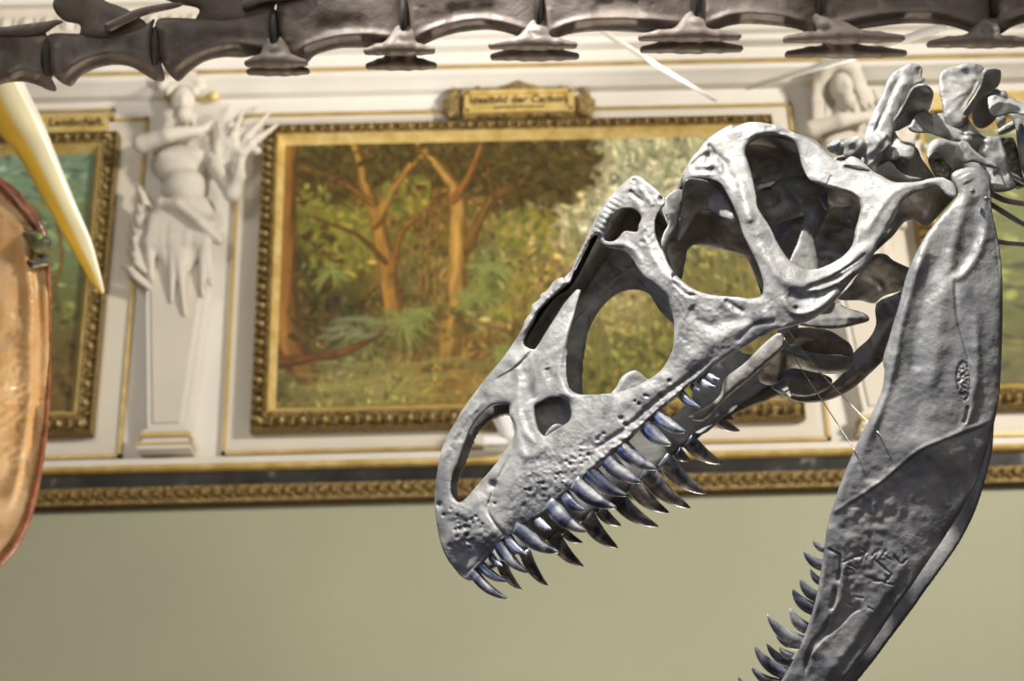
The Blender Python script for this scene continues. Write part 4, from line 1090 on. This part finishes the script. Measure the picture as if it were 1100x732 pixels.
def main_paint(stroke, r, samp):
    def leaves(px, py, rx, ry, n, cols):
        for _ in range(n):
            a, q = r.uniform(0, 6.28), math.sqrt(r.random())
            x, y = P2(px + rx * q * math.cos(a), py + ry * q * math.sin(a))
            stroke(x, y, r.uniform(.012, .03), r.uniform(.008, .016), r.uniform(0, 3.14), np.array(cols[r.integers(len(cols))]) * r.uniform(.85, 1.15), .8)
    dk = [(70,64,32),(86,72,36),(78,56,30),(98,84,40)]
    lt = [(150,138,58),(128,124,54),(168,150,72),(112,116,50)]
    leaves(345,195,48,34,150,dk); leaves(400,180,60,26,130,dk); leaves(470,182,70,28,170,dk); leaves(570,190,80,34,240,dk); leaves(640,185,40,32,90,dk); leaves(600,225,50,20,60,dk)
    leaves(370,262,45,34,120,lt); leaves(335,240,30,40,70,lt); leaves(445,215,30,25,50,lt); leaves(590,260,40,24,70,lt)
    lg, dkt = (172,128,62), (104,76,40)
    limb(stroke, r, [P2(430,345), P2(422,290), P2(410,240), P2(398,205), P2(385,160)], .055, .022, lg, dkt)
    limb(stroke, r, [P2(412,245), P2(428,215), P2(450,185), P2(470,170)], .03, .012, lg, dkt)
    limb(stroke, r, [P2(404,225), P2(375,205), P2(340,190), P2(310,180)], .02, .008, (140,96,48), dkt)
    limb(stroke, r, [P2(495,385), P2(505,320), P2(508,260), P2(505,215), P2(480,180), P2(462,160)], .058, .022, (184,142,72), (116,86,44))
    limb(stroke, r, [P2(520,275), P2(540,235), P2(560,215), P2(610,195)], .03, .009, (130,96,50), (92,64,34))
    limb(stroke, r, [P2(506,220), P2(522,195), P2(535,165)], .026, .012, (150,100,50), dkt)
    limb(stroke, r, [P2(552,225), P2(545,195), P2(548,165)], .016, .007, (110,80,42), (84,60,32))
    limb(stroke, r, [P2(430,300), P2(440,262), P2(462,240), P2(486,228)], .022, .009, (150,104,52), dkt)
    limb(stroke, r, [P2(420,290), P2(390,262), P2(362,250), P2(335,240)], .016, .007, (120,88,46), (84,60,32))
    limb(stroke, r, [P2(556,220), P2(580,210), P2(610,180), P2(640,172)], .016, .006, (112,82,44), (80,58,30))
    for x in (462, 470, 480):
        limb(stroke, r, [P2(x, 325), P2(x + 2, 280), P2(x + 6, 235)], .013, .009, (150,116,60), (112,84,44))
    limb(stroke, r, [P2(306,160), P2(305,250), P2(308,330), P2(314,375), P2(325,395)], .045, .07, (150,106,52), (92,64,34))
    limb(stroke, r, [P2(300,395), P2(330,393), P2(380,385), P2(430,360)], .03, .014, (118,80,46), (84,60,34))
    leaves(360,185,50,22,40,dk); leaves(450,170,50,12,26,dk); leaves(590,180,60,20,60,dk); leaves(440,222,24,12,12,lt); leaves(345,290,30,40,40,dk); leaves(620,205,45,20,40,dk); leaves(560,330,40,30,50,lt); leaves(470,360,60,20,60,[(110,90,46),(96,80,42),(120,104,58)]); leaves(330,350,22,26,20,dk)
    for cx_, cy_, R, n in ((545,300,34,26), (440,355,40,30), (520,330,30,20), (465,345,26,16), (360,300,26,16), (560,390,30,20)):
        for k in range(n):
            a = r.uniform(0, 6.28); L = R * r.uniform(.3, 1)
            for q in np.linspace(.1, 1, 9):
                x, y = P2(cx_ + L * q * math.cos(a), cy_ + L * q * math.sin(a) * .6 + 8 * q * q)
                stroke(x, y, .016, .006, a, np.array((146,150,82)) * r.uniform(.8, 1.12), .42)
    for _ in range(90):                                       # water and path light
        x, y = P2(r.uniform(330, 560), r.uniform(395, 438))
        stroke(x, y, r.uniform(.04, .1), .008, r.uniform(-.1, .1), np.array((152,140,82)) * r.uniform(.8, 1.12), .45)
    for _ in range(40):
        x, y = P2(r.uniform(350, 430), r.uniform(348, 372))
        stroke(x, y, r.uniform(.02, .05), .008, r.uniform(-.3, .2), np.array((138,144,104)) * r.uniform(.85, 1.1), .5)
    for _ in range(60):
        px = r.uniform(640, 860); py = r.uniform(250, 430)
        x, y = P2(px, py)
        stroke(x, y, r.uniform(.04, .11), .007, 1.57 + r.uniform(-.12, .12), np.array([(120,118,62),(150,136,84),(104,96,50)][r.integers(3)]) * r.uniform(.85, 1.1), .6)
    for _ in range(70):
        x, y = P2(r.uniform(700, 830), r.uniform(160, 215))
        stroke(x, y, r.uniform(.02, .05), .006, r.uniform(.9, 2.2), np.array((128,132,92)) * r.uniform(.85, 1.1), .5)
img = canvas_paint(440, 222, G, [(y - 157) / 284 for y in GY], [(x - 300) / 565 for x in GX], 5, 6500, main_paint)
fx0, fx1 = xcol(277.5), W(863, 450)[0]
picture('forest_painting', 'large framed painting of golden forest trees and ferns behind the skull', fx0, fx1, zrow(462), zrow(137.5), img,
        (12.5 * mpz, 16 * mpz, 17 * mpx, 17 * mpx, 9 * mpz, 8 * mpz, 8.5 * mpx))

GL = [[(112,140,118),(120,146,124),(118,142,120),(110,132,108)], [(116,142,116),(124,146,120),(120,140,112),(112,130,100)], [(112,132,98),(122,138,104),(116,128,90),(108,118,80)],
      [(98,108,64),(108,116,72),(104,108,60),(96,98,54)], [(96,92,46),(110,98,50),(112,92,44),(96,80,38)], [(104,92,44),(118,98,48),(112,88,42),(96,76,36)]]
def left_paint(stroke, r, samp):
    for _ in range(160):
        x = r.uniform(.2, 1); y = r.uniform(.2, .95)
        stroke(x, y, r.uniform(.02, .06), .01, r.uniform(0, 3.14), np.array([(120,92,48),(92,96,50),(140,112,60),(74,70,36)][r.integers(4)]) * r.uniform(.85, 1.1), .55)
    for x in (.80, .9, .95, .7, .5):
        limb(stroke, r, [(x, .98), (x - .01, .7), (x + .01, .45), (x - .005, .25)], .014, .008, (128,98,56), (96,72,40))
imgl = canvas_paint(260, 170, GL, [0, .2, .4, .6, .8, 1], [0, .4, .75, 1], 6, 1500, left_paint)
picture('swamp_painting', 'gilt-framed painting with teal sky at the left edge of the photo', xl0 + .35, xcol(117), W(95, 472)[1], W(125, 149.5)[1], imgl,
        (15 * mpz, 17 * mpz, 17 * mpx, 16 * mpx, 8 * mpz, 8 * mpz, 9 * mpx), 1.15)
GR = [[(160,160,120),(150,152,112),(140,140,100)], [(140,144,96),(130,136,88),(124,130,84)], [(128,134,78),(120,124,70),(112,116,64)], [(112,112,58),(106,104,52),(98,94,46)], [(104,98,48),(98,90,44),(92,82,40)]]
imgr = canvas_paint(200, 170, GR, [0, .25, .5, .75, 1], [0, .5, 1], 8, 1500, left_paint)
picture('marsh_painting', 'gilt-framed greenish painting mostly hidden behind the lower jaw and neck', xcol(990), XR - .9, W(1085, 443)[1], W(1000, 127)[1], imgr,
        (13 * mpz, 17 * mpz, 16 * mpx, 16 * mpx, 8 * mpz, 8 * mpz, 9 * mpx), .72)

# ------------------------------------------------------------------ name plates
def text_mesh(txt, size, cx_, z, y, parent, name='lettering', mat='letters', shear=0.0):
    cu = bpy.data.curves.new('txt', 'FONT'); cu.body = txt; cu.size = size; cu.extrude = .002; cu.align_x = 'CENTER'; cu.align_y = 'CENTER'; cu.shear = shear; cu.offset = size * .012
    t = bpy.data.objects.new('txt', cu); COL.objects.link(t)
    dg = bpy.context.evaluated_depsgraph_get(); dg.update()
    me = bpy.data.meshes.new_from_object(t.evaluated_get(dg))
    bpy.data.objects.remove(t)
    v = np.array([vv.co[:] for vv in me.vertices]); f = [list(p.vertices) for p in me.polygons]
    v = np.stack([v[:, 0] + cx_, np.full(len(v), y) - v[:, 2], v[:, 1] + z], 1)
    return mesh_obj(name, v, f, M[mat], parent, smooth=False)

pc = W(557, 120.5)
plq = empty('name_plate', (pc[0], WALL_Y, pc[1] - 12 * mpz), 'gold scroll-edged name plate with dark lettering atop the forest painting frame', 'sign')
pw, ph = 62 * mpx, 11 * mpz
mb = MB(); mb.add(*box(pc[0] - pw, pc[0] + pw, WALL_Y - .10, WALL_Y, pc[1] - ph, pc[1] + ph))
for s in (-1, 1):
    mb.add(*box(pc[0] + s * pw * .93 - .012, pc[0] + s * pw * .93 + .012, WALL_Y - .115, WALL_Y - .02, pc[1] - ph * 1.05, pc[1] + ph * 1.05))
    mb.add(*box(pc[0] - pw, pc[0] + pw, WALL_Y - .115, WALL_Y - .02, pc[1] + s * ph - .012, pc[1] + s * ph + .012))
mb.build('board', M['gold'], plq, smooth=False)
so = SDF()
def WP(px, py, yo=.06):
    x, z = W(px, py); return np.array([x, WALL_Y - yo, z])
for s, x0 in ((-1, 490), (1, 625)):
    so.path([WP(x0, 126), WP(x0 + s * 6, 118), WP(x0 + s * 4, 108), WP(x0 - s * 2, 104)], [.03, .026, .02, .012]).path([WP(x0, 118), WP(x0 + s * 9, 121), WP(x0 + s * 12, 115)], [.03, .022, .01]).path([WP(x0, 122), WP(x0 + s * 7, 130), WP(x0 + s * 11, 127)], [.026, .02, .01]).path([WP(x0 - s * 4, 112), WP(x0 + s * 2, 110), WP(x0 + s * 2, 103)], [.02, .018, .012])
so.ell(WP(557, 105), (.075, .05, .035)).path([WP(525, 108), WP(540, 106), WP(557, 103), WP(574, 105), WP(590, 107)], [.014, .03, .045, .03, .014]).path([WP(510, 107), WP(514, 103), WP(518, 107)], [.016, .016, .014]).path([WP(598, 106), WP(602, 102), WP(606, 106)], [.016, .016, .014])
for px in (520, 540, 575, 595): so.ell(WP(px, 132), (.05, .04, .016))
sv, sf = so.mesh(.007, .012)
mesh_obj('scroll_ornament', sv, sf.tolist(), M['gold_dark'], plq)
text_mesh('Idealbild der Carbon.', 13.2 * mpx, pc[0], pc[1] + ph * .22, WALL_Y - .103, plq, shear=.15)
text_mesh('Landschaft der Steinkohlenzeit', 4.6 * mpx, pc[0], pc[1] - ph * .55, WALL_Y - .103, plq)

pl0, pl1 = W(-80, 142)[0], W(117, 136)[0]; pz0, pz1 = W(90, 147.5)[1], W(90, 127)[1]
pql = empty('name_plate', ((pl0 + pl1) / 2, WALL_Y, pz0), 'plain gold name plate above the teal-sky painting, behind the yellow spike', 'sign')
v, f = box(pl0, pl1, WALL_Y - .04, WALL_Y, pz0, pz1); mesh_obj('board', v, f, M['gold'], pql, smooth=False)
text_mesh('Landschaft.', 14 * mpx, W(84, 136)[0], W(84, 136)[1], WALL_Y - .043, pql, shear=.15)
pr0, pr1 = W(988, 115)[0], W(1180, 110)[0]; qz0, qz1 = W(1040, 125)[1], W(1040, 103)[1]
pqr = empty('name_plate', ((pr0 + pr1) / 2, WALL_Y, qz0), 'gold name plate glimpsed between the two neck vertebrae', 'sign')
v, f = box(pr0, pr1, WALL_Y - .04, WALL_Y, qz0, qz1); mesh_obj('board', v, f, M['gold'], pqr, smooth=False)

# ------------------------------------------------------------------ stucco herms
def herm(name, label, dx, kind):
    """Half-length figure growing out of a tapering pilaster; dx shifts it along the wall."""
    def Q(px, py, yo): return WP(px, py, yo) + np.array([dx, 0, 0])
    org = Q(182, 492, 0)
    root = empty(name, org, label, 'statue', 'stucco herms between the paintings')
    b = SDF()
    b.ell(Q(203, 128, .17), (.062, .07, .085)).ell(Q(206, 132, .225), (.02, .025, .03)).ell(Q(206, 144, .19), (.045, .05, .05))          # head, nose, beard
    b.cap(Q(202, 146, .12), Q(200, 160, .09), .045, .06)
    b.cap(Q(175, 166, .09), Q(225, 166, .09), .055, .055).ell(Q(197, 186, .08), (.135, .095, .12)).ell(Q(186, 182, .135), (.06, .035, .04)).ell(Q(213, 182, .135), (.06, .035, .04)).ell(Q(203, 212, .09), (.12, .10, .11)).ell(Q(206, 236, .08), (.135, .10, .10)).ell(Q(205, 218, .13), (.06, .03, .06))
    b.path([Q(172, 164, .10), Q(161, 176, .20), Q(190, 172, .25), Q(222, 164, .22)], [.052, .045, .038, .026])       # arm to the chin
    b.path([Q(228, 168, .10), Q(238, 196, .15), Q(255, 226, .17), Q(264, 212, .22), Q(265, 200, .22)], [.05, .044, .04, .032, .024])
    for k in range(4):
        b.cap(Q(222 + k * 1.5, 166 - k * 2.2, .215), Q(231 + k, 160 - k * 2.4, .20), .0105, .008, k=.004)
        b.cap(Q(261 + k * 2.2, 202 - k, .22), Q(264 + k * 2.4, 194 - k, .235), .0105, .008, k=.004)
    b.cap(Q(222, 170, .21), Q(228, 168, .23), .012, .009, k=.004)
    v, f = b.mesh(.0085, .018)
    body = mesh_obj('figure', v, f.tolist(), M['stone'], root)
    h = SDF(); r = random.Random(4 + kind)
    if kind == 0:
        for k in range(15):
            a = -1.35 + 2.7 * k / 14
            p0 = Q(203 + 12 * math.sin(a), 120 - 8 * math.cos(a), .17); p1 = Q(203 + 27 * math.sin(a) + r.uniform(-3, 3), 117 - 21 * math.cos(a) + r.uniform(-3, 3), .15)
            h.path([p0, (p0 + p1) / 2 + np.array([0, -.03, 0]), p1], [.026, .032, .012], k=.006)
        for k in range(9): h.ell(Q(203 + 14 * math.sin(-1.4 + .35 * k), 121 - 9 * math.cos(-1.4 + .35 * k), .19), (.026, .026, .026), k=.008)
        for k in range(8):
            a = r.uniform(-1, 1); h.cap(Q(203 + 13 * a, 142, .17), Q(205 + 11 * a, 154 + r.uniform(-3, 3), .16), .014, .008, k=.008)
    else:
        h.path([Q(184, 122, .12), Q(190, 108, .18), Q(204, 103, .20), Q(218, 108, .18), Q(224, 122, .12)], [.04, .045, .05, .045, .04])
        for sx in (-1, 1):
            for k in range(5):
                h.path([Q(204 + sx * (14 + k * 2), 112, .15), Q(204 + sx * (22 + k * 2), 138, .12), Q(204 + sx * (24 + k * 2.5), 170, .08)], [.022, .02, .012], k=.01)
    v, f = h.mesh(.007, .012); mesh_obj('headdress', v, f.tolist(), M['stone'], root)
    sh = SDF()
    for k in range(13):                                            # leafy sheaf in the crook of the arm
        a = -.35 + 1.0 * k / 12 + r.uniform(-.05, .05); L = r.uniform(48, 84)
        p0 = Q(248 + r.uniform(-6, 6), 205, .13); pm = Q(248 + L * .55 * math.sin(a), 205 - L * .55 * math.cos(a), .17); p1 = Q(248 + L * math.sin(a) * 1.1, 205 - L * math.cos(a), .12)
        sh.path([p0, pm, p1], [.016, .024, .008], k=.008)
    for k in range(12): sh.ell(Q(r.uniform(252, 282), r.uniform(150, 195), .15), (.025, .025, .022), k=.008)
    v, f = sh.mesh(.0075, .01); mesh_obj('leaf_sheaf', v, f.tolist(), M['stone'], root)
    dr = SDF()                                                      # swag of cloth round the hips with hanging folds and leaves
    dr.path([Q(166, 246, .10), Q(180, 236, .17), Q(200, 240, .20), Q(222, 258, .19), Q(240, 272, .14), Q(244, 262, .10)], [.022, .03, .028, .026, .024, .014]).ell(Q(203, 262, .05), (.135, .10, .16))
    for k in range(11):
        x0 = 172 + k * 5.8
        dr.path([Q(x0, 244 + abs(k - 3) * 2, .14), Q(x0 - 3 + r.uniform(-3, 3), 275, .14), Q(x0 * .93 + 12 + r.uniform(-5, 5), 305 + (26 if 3 < k < 7 else 0) + r.uniform(-12, 22), .10)], [.035, .03, .012], k=.012)
    for k in range(14):
        a = -1.0 + .05 * k + r.uniform(-.12, .12); p0 = Q(168 + r.uniform(-2, 4), 322 - k * 6.2, .07); L = r.uniform(26, 40)
        dr.path([p0, Q(166 + L * .6 * math.sin(a), 320 - k * 6.2 - L * .6 * math.cos(a), .13), Q(166 + L * math.sin(a), 320 - k * 6.2 - L * math.cos(a), .09)], [.012, .018, .006], k=.003)
    v, f = dr.mesh(.0085, .014); mesh_obj('drapery', v, f.tolist(), M['stone'], root)
    # tapering pilaster
    t0, t1 = Q(160, 285, 0), Q(228, 285, 0); b0, b1 = Q(163, 468, 0), Q(203, 468, 0)
    zt_, zb_ = t0[2], b0[2]
    def taper(yo, ins, name_, mat, par):
        mt, mb_ = (t0[0] + t1[0]) / 2, (b0[0] + b1[0]) / 2
        mt = mb_ = (mt + mb_) / 2
        wt_, wb2 = (t1[0] - t0[0]) / 2 - ins, (b1[0] - b0[0]) / 2 - ins
        za, zb2 = zt_ - ins * .5, zb_ + ins
        v = [(mb_ - wb2, WALL_Y, zb2), (mb_ + wb2, WALL_Y, zb2), (mb_ + wb2, WALL_Y - yo, zb2), (mb_ - wb2, WALL_Y - yo, zb2),
             (mt - wt_, WALL_Y, za), (mt + wt_, WALL_Y, za), (mt + wt_, WALL_Y - yo, za), (mt - wt_, WALL_Y - yo, za)]
        f = [[3, 2, 1, 0], [4, 5, 6, 7], [0, 1, 5, 4], [1, 2, 6, 5], [2, 3, 7, 6], [3, 0, 4, 7]]
        return mesh_obj(name_, v, f, mat, par, smooth=False)
    pil = taper(.085, 0, 'pilaster', M['plaster'], root)
    taper(.095, 6 * mpx, 'sunk_field', M['panel'], pil)
    bm = MB(); cxp = (t0[0] + t1[0] + b0[0] + b1[0]) / 4
    z0_ = Q(180, 491, 0)[2]; z1_ = Q(180, 473, 0)[2]; hz = z1_ - z0_
    bm.add(*box(cxp - 27 * mpx, cxp + 27 * mpx, WALL_Y - .12, WALL_Y, z0_, z0_ + hz * .28)); bm.add(*box(cxp - 23 * mpx, cxp + 23 * mpx, WALL_Y - .10, WALL_Y, z0_ + hz * .28, z1_ + .02))
    base = bm.build('base', M['plaster'], root, smooth=False)
    gm = MB(); gm.add(*box(cxp - 24.5 * mpx, cxp + 24.5 * mpx, WALL_Y - .115, WALL_Y, z0_ + hz * .75, z1_)); gm.add(*box(cxp - 28 * mpx, cxp + 28 * mpx, WALL_Y - .128, WALL_Y, z0_ + hz * .2, z0_ + hz * .34))
    gm.build('gilt_band', M['gold_line'], base, smooth=False)
    cp = MB(); c0 = Q(208, 100, 0)
    cp.add(*box(c0[0] - 26 * mpx, c0[0] + 28 * mpx, WALL_Y - .035, WALL_Y, c0[2] - 10 * mpz, c0[2] + 3 * mpz))
    for s in (-1, 1): cp.add(*blob_shape((c0[0] + s * 24 * mpx, WALL_Y - .035, c0[2] - 5 * mpz), (.04, .03, .05), 10, 6))
    cp.build('gilt_capital', M['gold'], root, smooth=False)
    return root
herm('herm_statue', 'white stucco bearded figure holding leaves between the two left paintings', 0, 0)
herm('herm_statue', 'white stucco figure behind the skull crown, its head veiled', W(897, 112)[0] - W(204, 120)[0], 1)

# ------------------------------------------------------------------ small spotlight on the ledge
sp = empty('spotlight', WP(541, 492, .12), 'small white spotlight lamp on the ledge seen through the nostril opening', 'lamp')
s = SDF(); s.cap(WP(545, 478, .16), WP(538, 462, .22), .035, .05, k=.01)
v, f = s.mesh(.006, .008); mesh_obj('lamp_head', v, f.tolist(), M['white_metal'], sp)
v, f = box(WP(520, 489, 0)[0], WP(545, 489, 0)[0], WALL_Y - .17, WALL_Y - .06, WP(530, 490, 0)[2], WP(530, 482, 0)[2]); mesh_obj('ballast_box', v, f, M['white_metal'], sp, smooth=False)
v, f = tube([WP(541, 488, .12), WP(543, 478, .14)], .012, 10); mesh_obj('bracket', v, f, M['grey_metal'], sp)
# ------------------------------------------------------------------ things hanging at the left
def D_world(px, py, d): return world(px, py, d)
SD = 4.0
cl = [((-50, 60), (14, 58)), ((-30, 92), (28, 93)), ((-3, 140), (45, 128)), ((19, 167), (58, 160)), ((55, 230), (80, 215)), ((82, 277), (98, 258)), ((96, 299), (107, 290)), ((104, 310), (111, 307)), ((109, 316), (112, 314))]
L_ = np.array([c[0] for c in cl], float); R_ = np.array([c[1] for c in cl], float)
L_ = spline(L_, 5); R_ = spline(R_, 5)
V, Fc, Cc = [], [], []
n = 20
for i, (a, b) in enumerate(zip(L_, R_)):
    wd = (b[0] - a[0]) / 2
    for k in range(n):
        q = 2 * math.pi * k / n
        x = (a[0] + b[0]) / 2 - math.cos(q) * wd; yy = (a[1] + b[1]) / 2 - math.cos(q) * (b[1] - a[1]) / 2
        dep = math.sin(q)
        prof = abs(dep) ** .8 * (1 if dep < 0 else .8)
        dd = SD + np.sign(dep) * prof * wd * .9 * SD / FPX
        V.append(D_world(x, yy, dd))
        u = (x - a[0]) / (2 * wd + 1e-6)
        keel = .42 + .08 * (1 - i / len(L_))
        c = (.86, .55, .07) if u < keel else (.80, .73, .46)
        if u > .9: c = (.86, .82, .68)  # pale strip paints the specular highlight along the right rim
        Cc.append(np.array(c) * (1 + .06 * math.sin(i * .7 + k)))
m = len(L_)
for i in range(m - 1):
    for k in range(n):
        k2 = (k + 1) % n
        Fc.append([i * n + k, i * n + k2, (i + 1) * n + k2, (i + 1) * n + k])
Fc.append(list(range(n))[::-1]); Fc.append([(m - 1) * n + k for k in range(n)])
o = mesh_obj('yellow_spike', V, Fc, M['spike'], colors=np.array(Cc))
tag(o, 'long yellow-cream spike pointing down beside the left painting', 'spike')

# orange shell with its dark rim and joint
edge = [(-6,192),(6,200),(14,207),(24,219),(33,229),(41,240),(47,251),(51,263),(53,280),(54,310),(54.5,350),(54,400),(52,440),(49,468),(45,495),(39,525),(31,555),(20,580),(8,596),(-6,612)]
def O_world(p):
    p = np.asarray(p, float); c = np.stack([p[..., 0], -p[..., 1], -p[..., 2]], -1) * (3.6 / FPX)
    return c @ CR.T + CAM
shell = empty('orange_shell', O_world(lift(10, 420, 0)), 'glossy orange-brown curved shell with dark rim cut off at the left edge', 'exhibit')
out = edge + [(-60,640),(-150,560),(-190,420),(-160,280),(-70,205)]
v, f = inflate(out, (), [(50,300,0),(48,450,5),(10,210,5),(0,600,10),(-60,400,-45),(-180,420,-40),(-20,420,-25)], lam=16, thick=.7, step=2.0, feats=[('ridge',[(20,240),(30,300),(32,400),(26,480),(5,560)],7,5),('ridge',[(38,260),(42,330),(42,420),(36,480)],5,-4),('noise',22,3,71),('noise',5,.25,72),('noise',4,1.1,73,(25,440,30,110,0))])
mesh_obj('membrane', O_world(v), f, M['amber'], shell)
p = spline([lift(x - 1.5, y, -4) for x, y in edge], 4)
v, f = tube(O_world(p), [(3.2 + 1.2 * math.sin(i * .12)) * 3.6 / FPX for i in range(len(p))], 12, flat=1.6)
mesh_obj('rim', v, f, M['amber_rim'], shell)
s = SDF(); s.ell(lift(42, 262, -10), (9, 11, 9)).path([lift(28, 252, -9), lift(38, 255, -12), lift(47, 262, -10), lift(50, 276, -8)], [3, 6, 7, 5]).path([lift(26, 279, -12), lift(36, 284, -14), lift(48, 281, -10)], [2, 4, 5])
v, f = s.mesh(1.0, 3)
kn_ = mesh_obj('joint', O_world(v), f.tolist(), M['knuckle'], shell)
s = SDF(); s.ell(lift(42, 254, -19), (4.5, 3, 3))
v, f = s.mesh(.7, 1)
mesh_obj('green_spot', O_world(v), f.tolist(), noise_mat('green_patch', [(.12, .22, .03), (.30, .42, .08)], 60), kn_)  # small green-tinted piece on the joint

# ------------------------------------------------------------------ pale cables running to the cornice
def cable(pts, r, label):
    v, f = tube([D_world(*p) for p in pts], r, 12)
    tag(mesh_obj('white_cable', v, f, M['cable']), label, 'cable', 'white cables under the tail')
cable([(640, 27, 3.1), (656, 39, 3.3), (712, 74, 4.4), (769, 108, 6.55)], .0065, 'white cable slanting down to the right above the skull crown')
cable([(1015, 28, 3.1), (960, 46, 3.6), (900, 65.5, 4.4), (803, 94.5, 6.2)], .010, 'white cable slanting down to the left above the neck')
# ------------------------------------------------------------------ light
def area(name, loc, target, size, power, col, spread=math.pi, size_y=None):
    d = bpy.data.lights.new(name, 'AREA'); d.energy = power; d.color = col; d.size = size; d.spread = spread
    if size_y: d.shape = 'RECTANGLE'; d.size_y = size_y
    o = bpy.data.objects.new(name, d); COL.objects.link(o)
    o.location = loc
    o.rotation_euler = (Vector(target) - Vector(loc)).to_track_quat('-Z', 'Y').to_euler()
    return o
def spot(name, loc, target, power, col, angle, blend=.4, rad=.05):
    d = bpy.data.lights.new(name, 'SPOT'); d.energy = power; d.color = col; d.spot_size = math.radians(angle); d.spot_blend = blend; d.shadow_soft_size = rad
    o = bpy.data.objects.new(name, d); COL.objects.link(o)
    o.location = loc
    o.rotation_euler = (Vector(target) - Vector(loc)).to_track_quat('-Z', 'Y').to_euler()
    return o
SKC = world(750, 366, 2.0)
spot('ceiling_spotlight', SKC + np.array([-1.0, -1.3, 2.9]), SKC + np.array([-.03, 0, -.14]), 1580, (1, .965, .90), 40, .35, .06)
spot('neck_fill', SKC + np.array([.35, -1.3, 3.0]), SKC + np.array([.40, .08, .22]), 140, (1, .97, .91), 11, .5, .05)  # added narrow lamp, brightens the neck outside the main cone
area('stage_light', SKC + np.array([-1.7, -.9, -.2]), SKC + np.array([0, 0, -.2]), .5, .6, (.10, .30, 1.0), math.radians(60))
area('gallery_fill', (0, -1.5, 3.8), SKC + np.array([0, .8, .3]), 3.0, 52, (1, .95, .88))  # added soft front fill, lifts the tail and the skull's shadows
spot('tail_fill', (0.4, 3.9, .3), (0.3, 2.75, 3.5), 260, (1, .88, .70), 72, .4, .3)  # added lamp, stands in for warm bounce on the tail's underside
spot('cornice_fill', (0.7, 4.7, .3), (0.5, 6.2, 5.0), 150, (1, .93, .82), 70, .6, .3)  # added lamp, brightens the right-hand cable and the cornice from below
spot('cable_fill', (2.3, 2.6, 2.0), (1.05, 3.9, 4.25), 1100, (1, .97, .92), 40, .5, .15)  # added lamp, there only to whiten the right-hand cable
spot('wall_spotlight', (7.0, 0.6, 6.4), (-1.0, WALL_Y, 4.0), 3550, (1, .94, .83), 60, .7, .5)
area('left_wall_fill', (-3.2, 1.2, 6.4), (-2.2, WALL_Y, 3.6), 1.5, 88, (1, .93, .82))  # added lamp, brightens the left wall and softens shadows there
area('wall_washer', (-.6, 3.4, 1.2), (0, WALL_Y, 3.3), 2.5, 32, (1, .95, .84))

w = bpy.data.worlds.new('hall_air'); SC.world = w; w.use_nodes = True
bg = w.node_tree.nodes['Background']; bg.inputs['Color'].default_value = (.75, .78, .85, 1); bg.inputs['Strength'].default_value = .07

cam_d.dof.use_dof = True
cam_d.dof.focus_distance = 2.0
cam_d.dof.aperture_fstop = 7.0
SC.view_settings.view_transform = 'Standard'
SC.view_settings.look = 'None'
SC.view_settings.gamma = 1
SC.view_settings.use_curve_mapping = False
SC.view_settings.exposure = 0.0
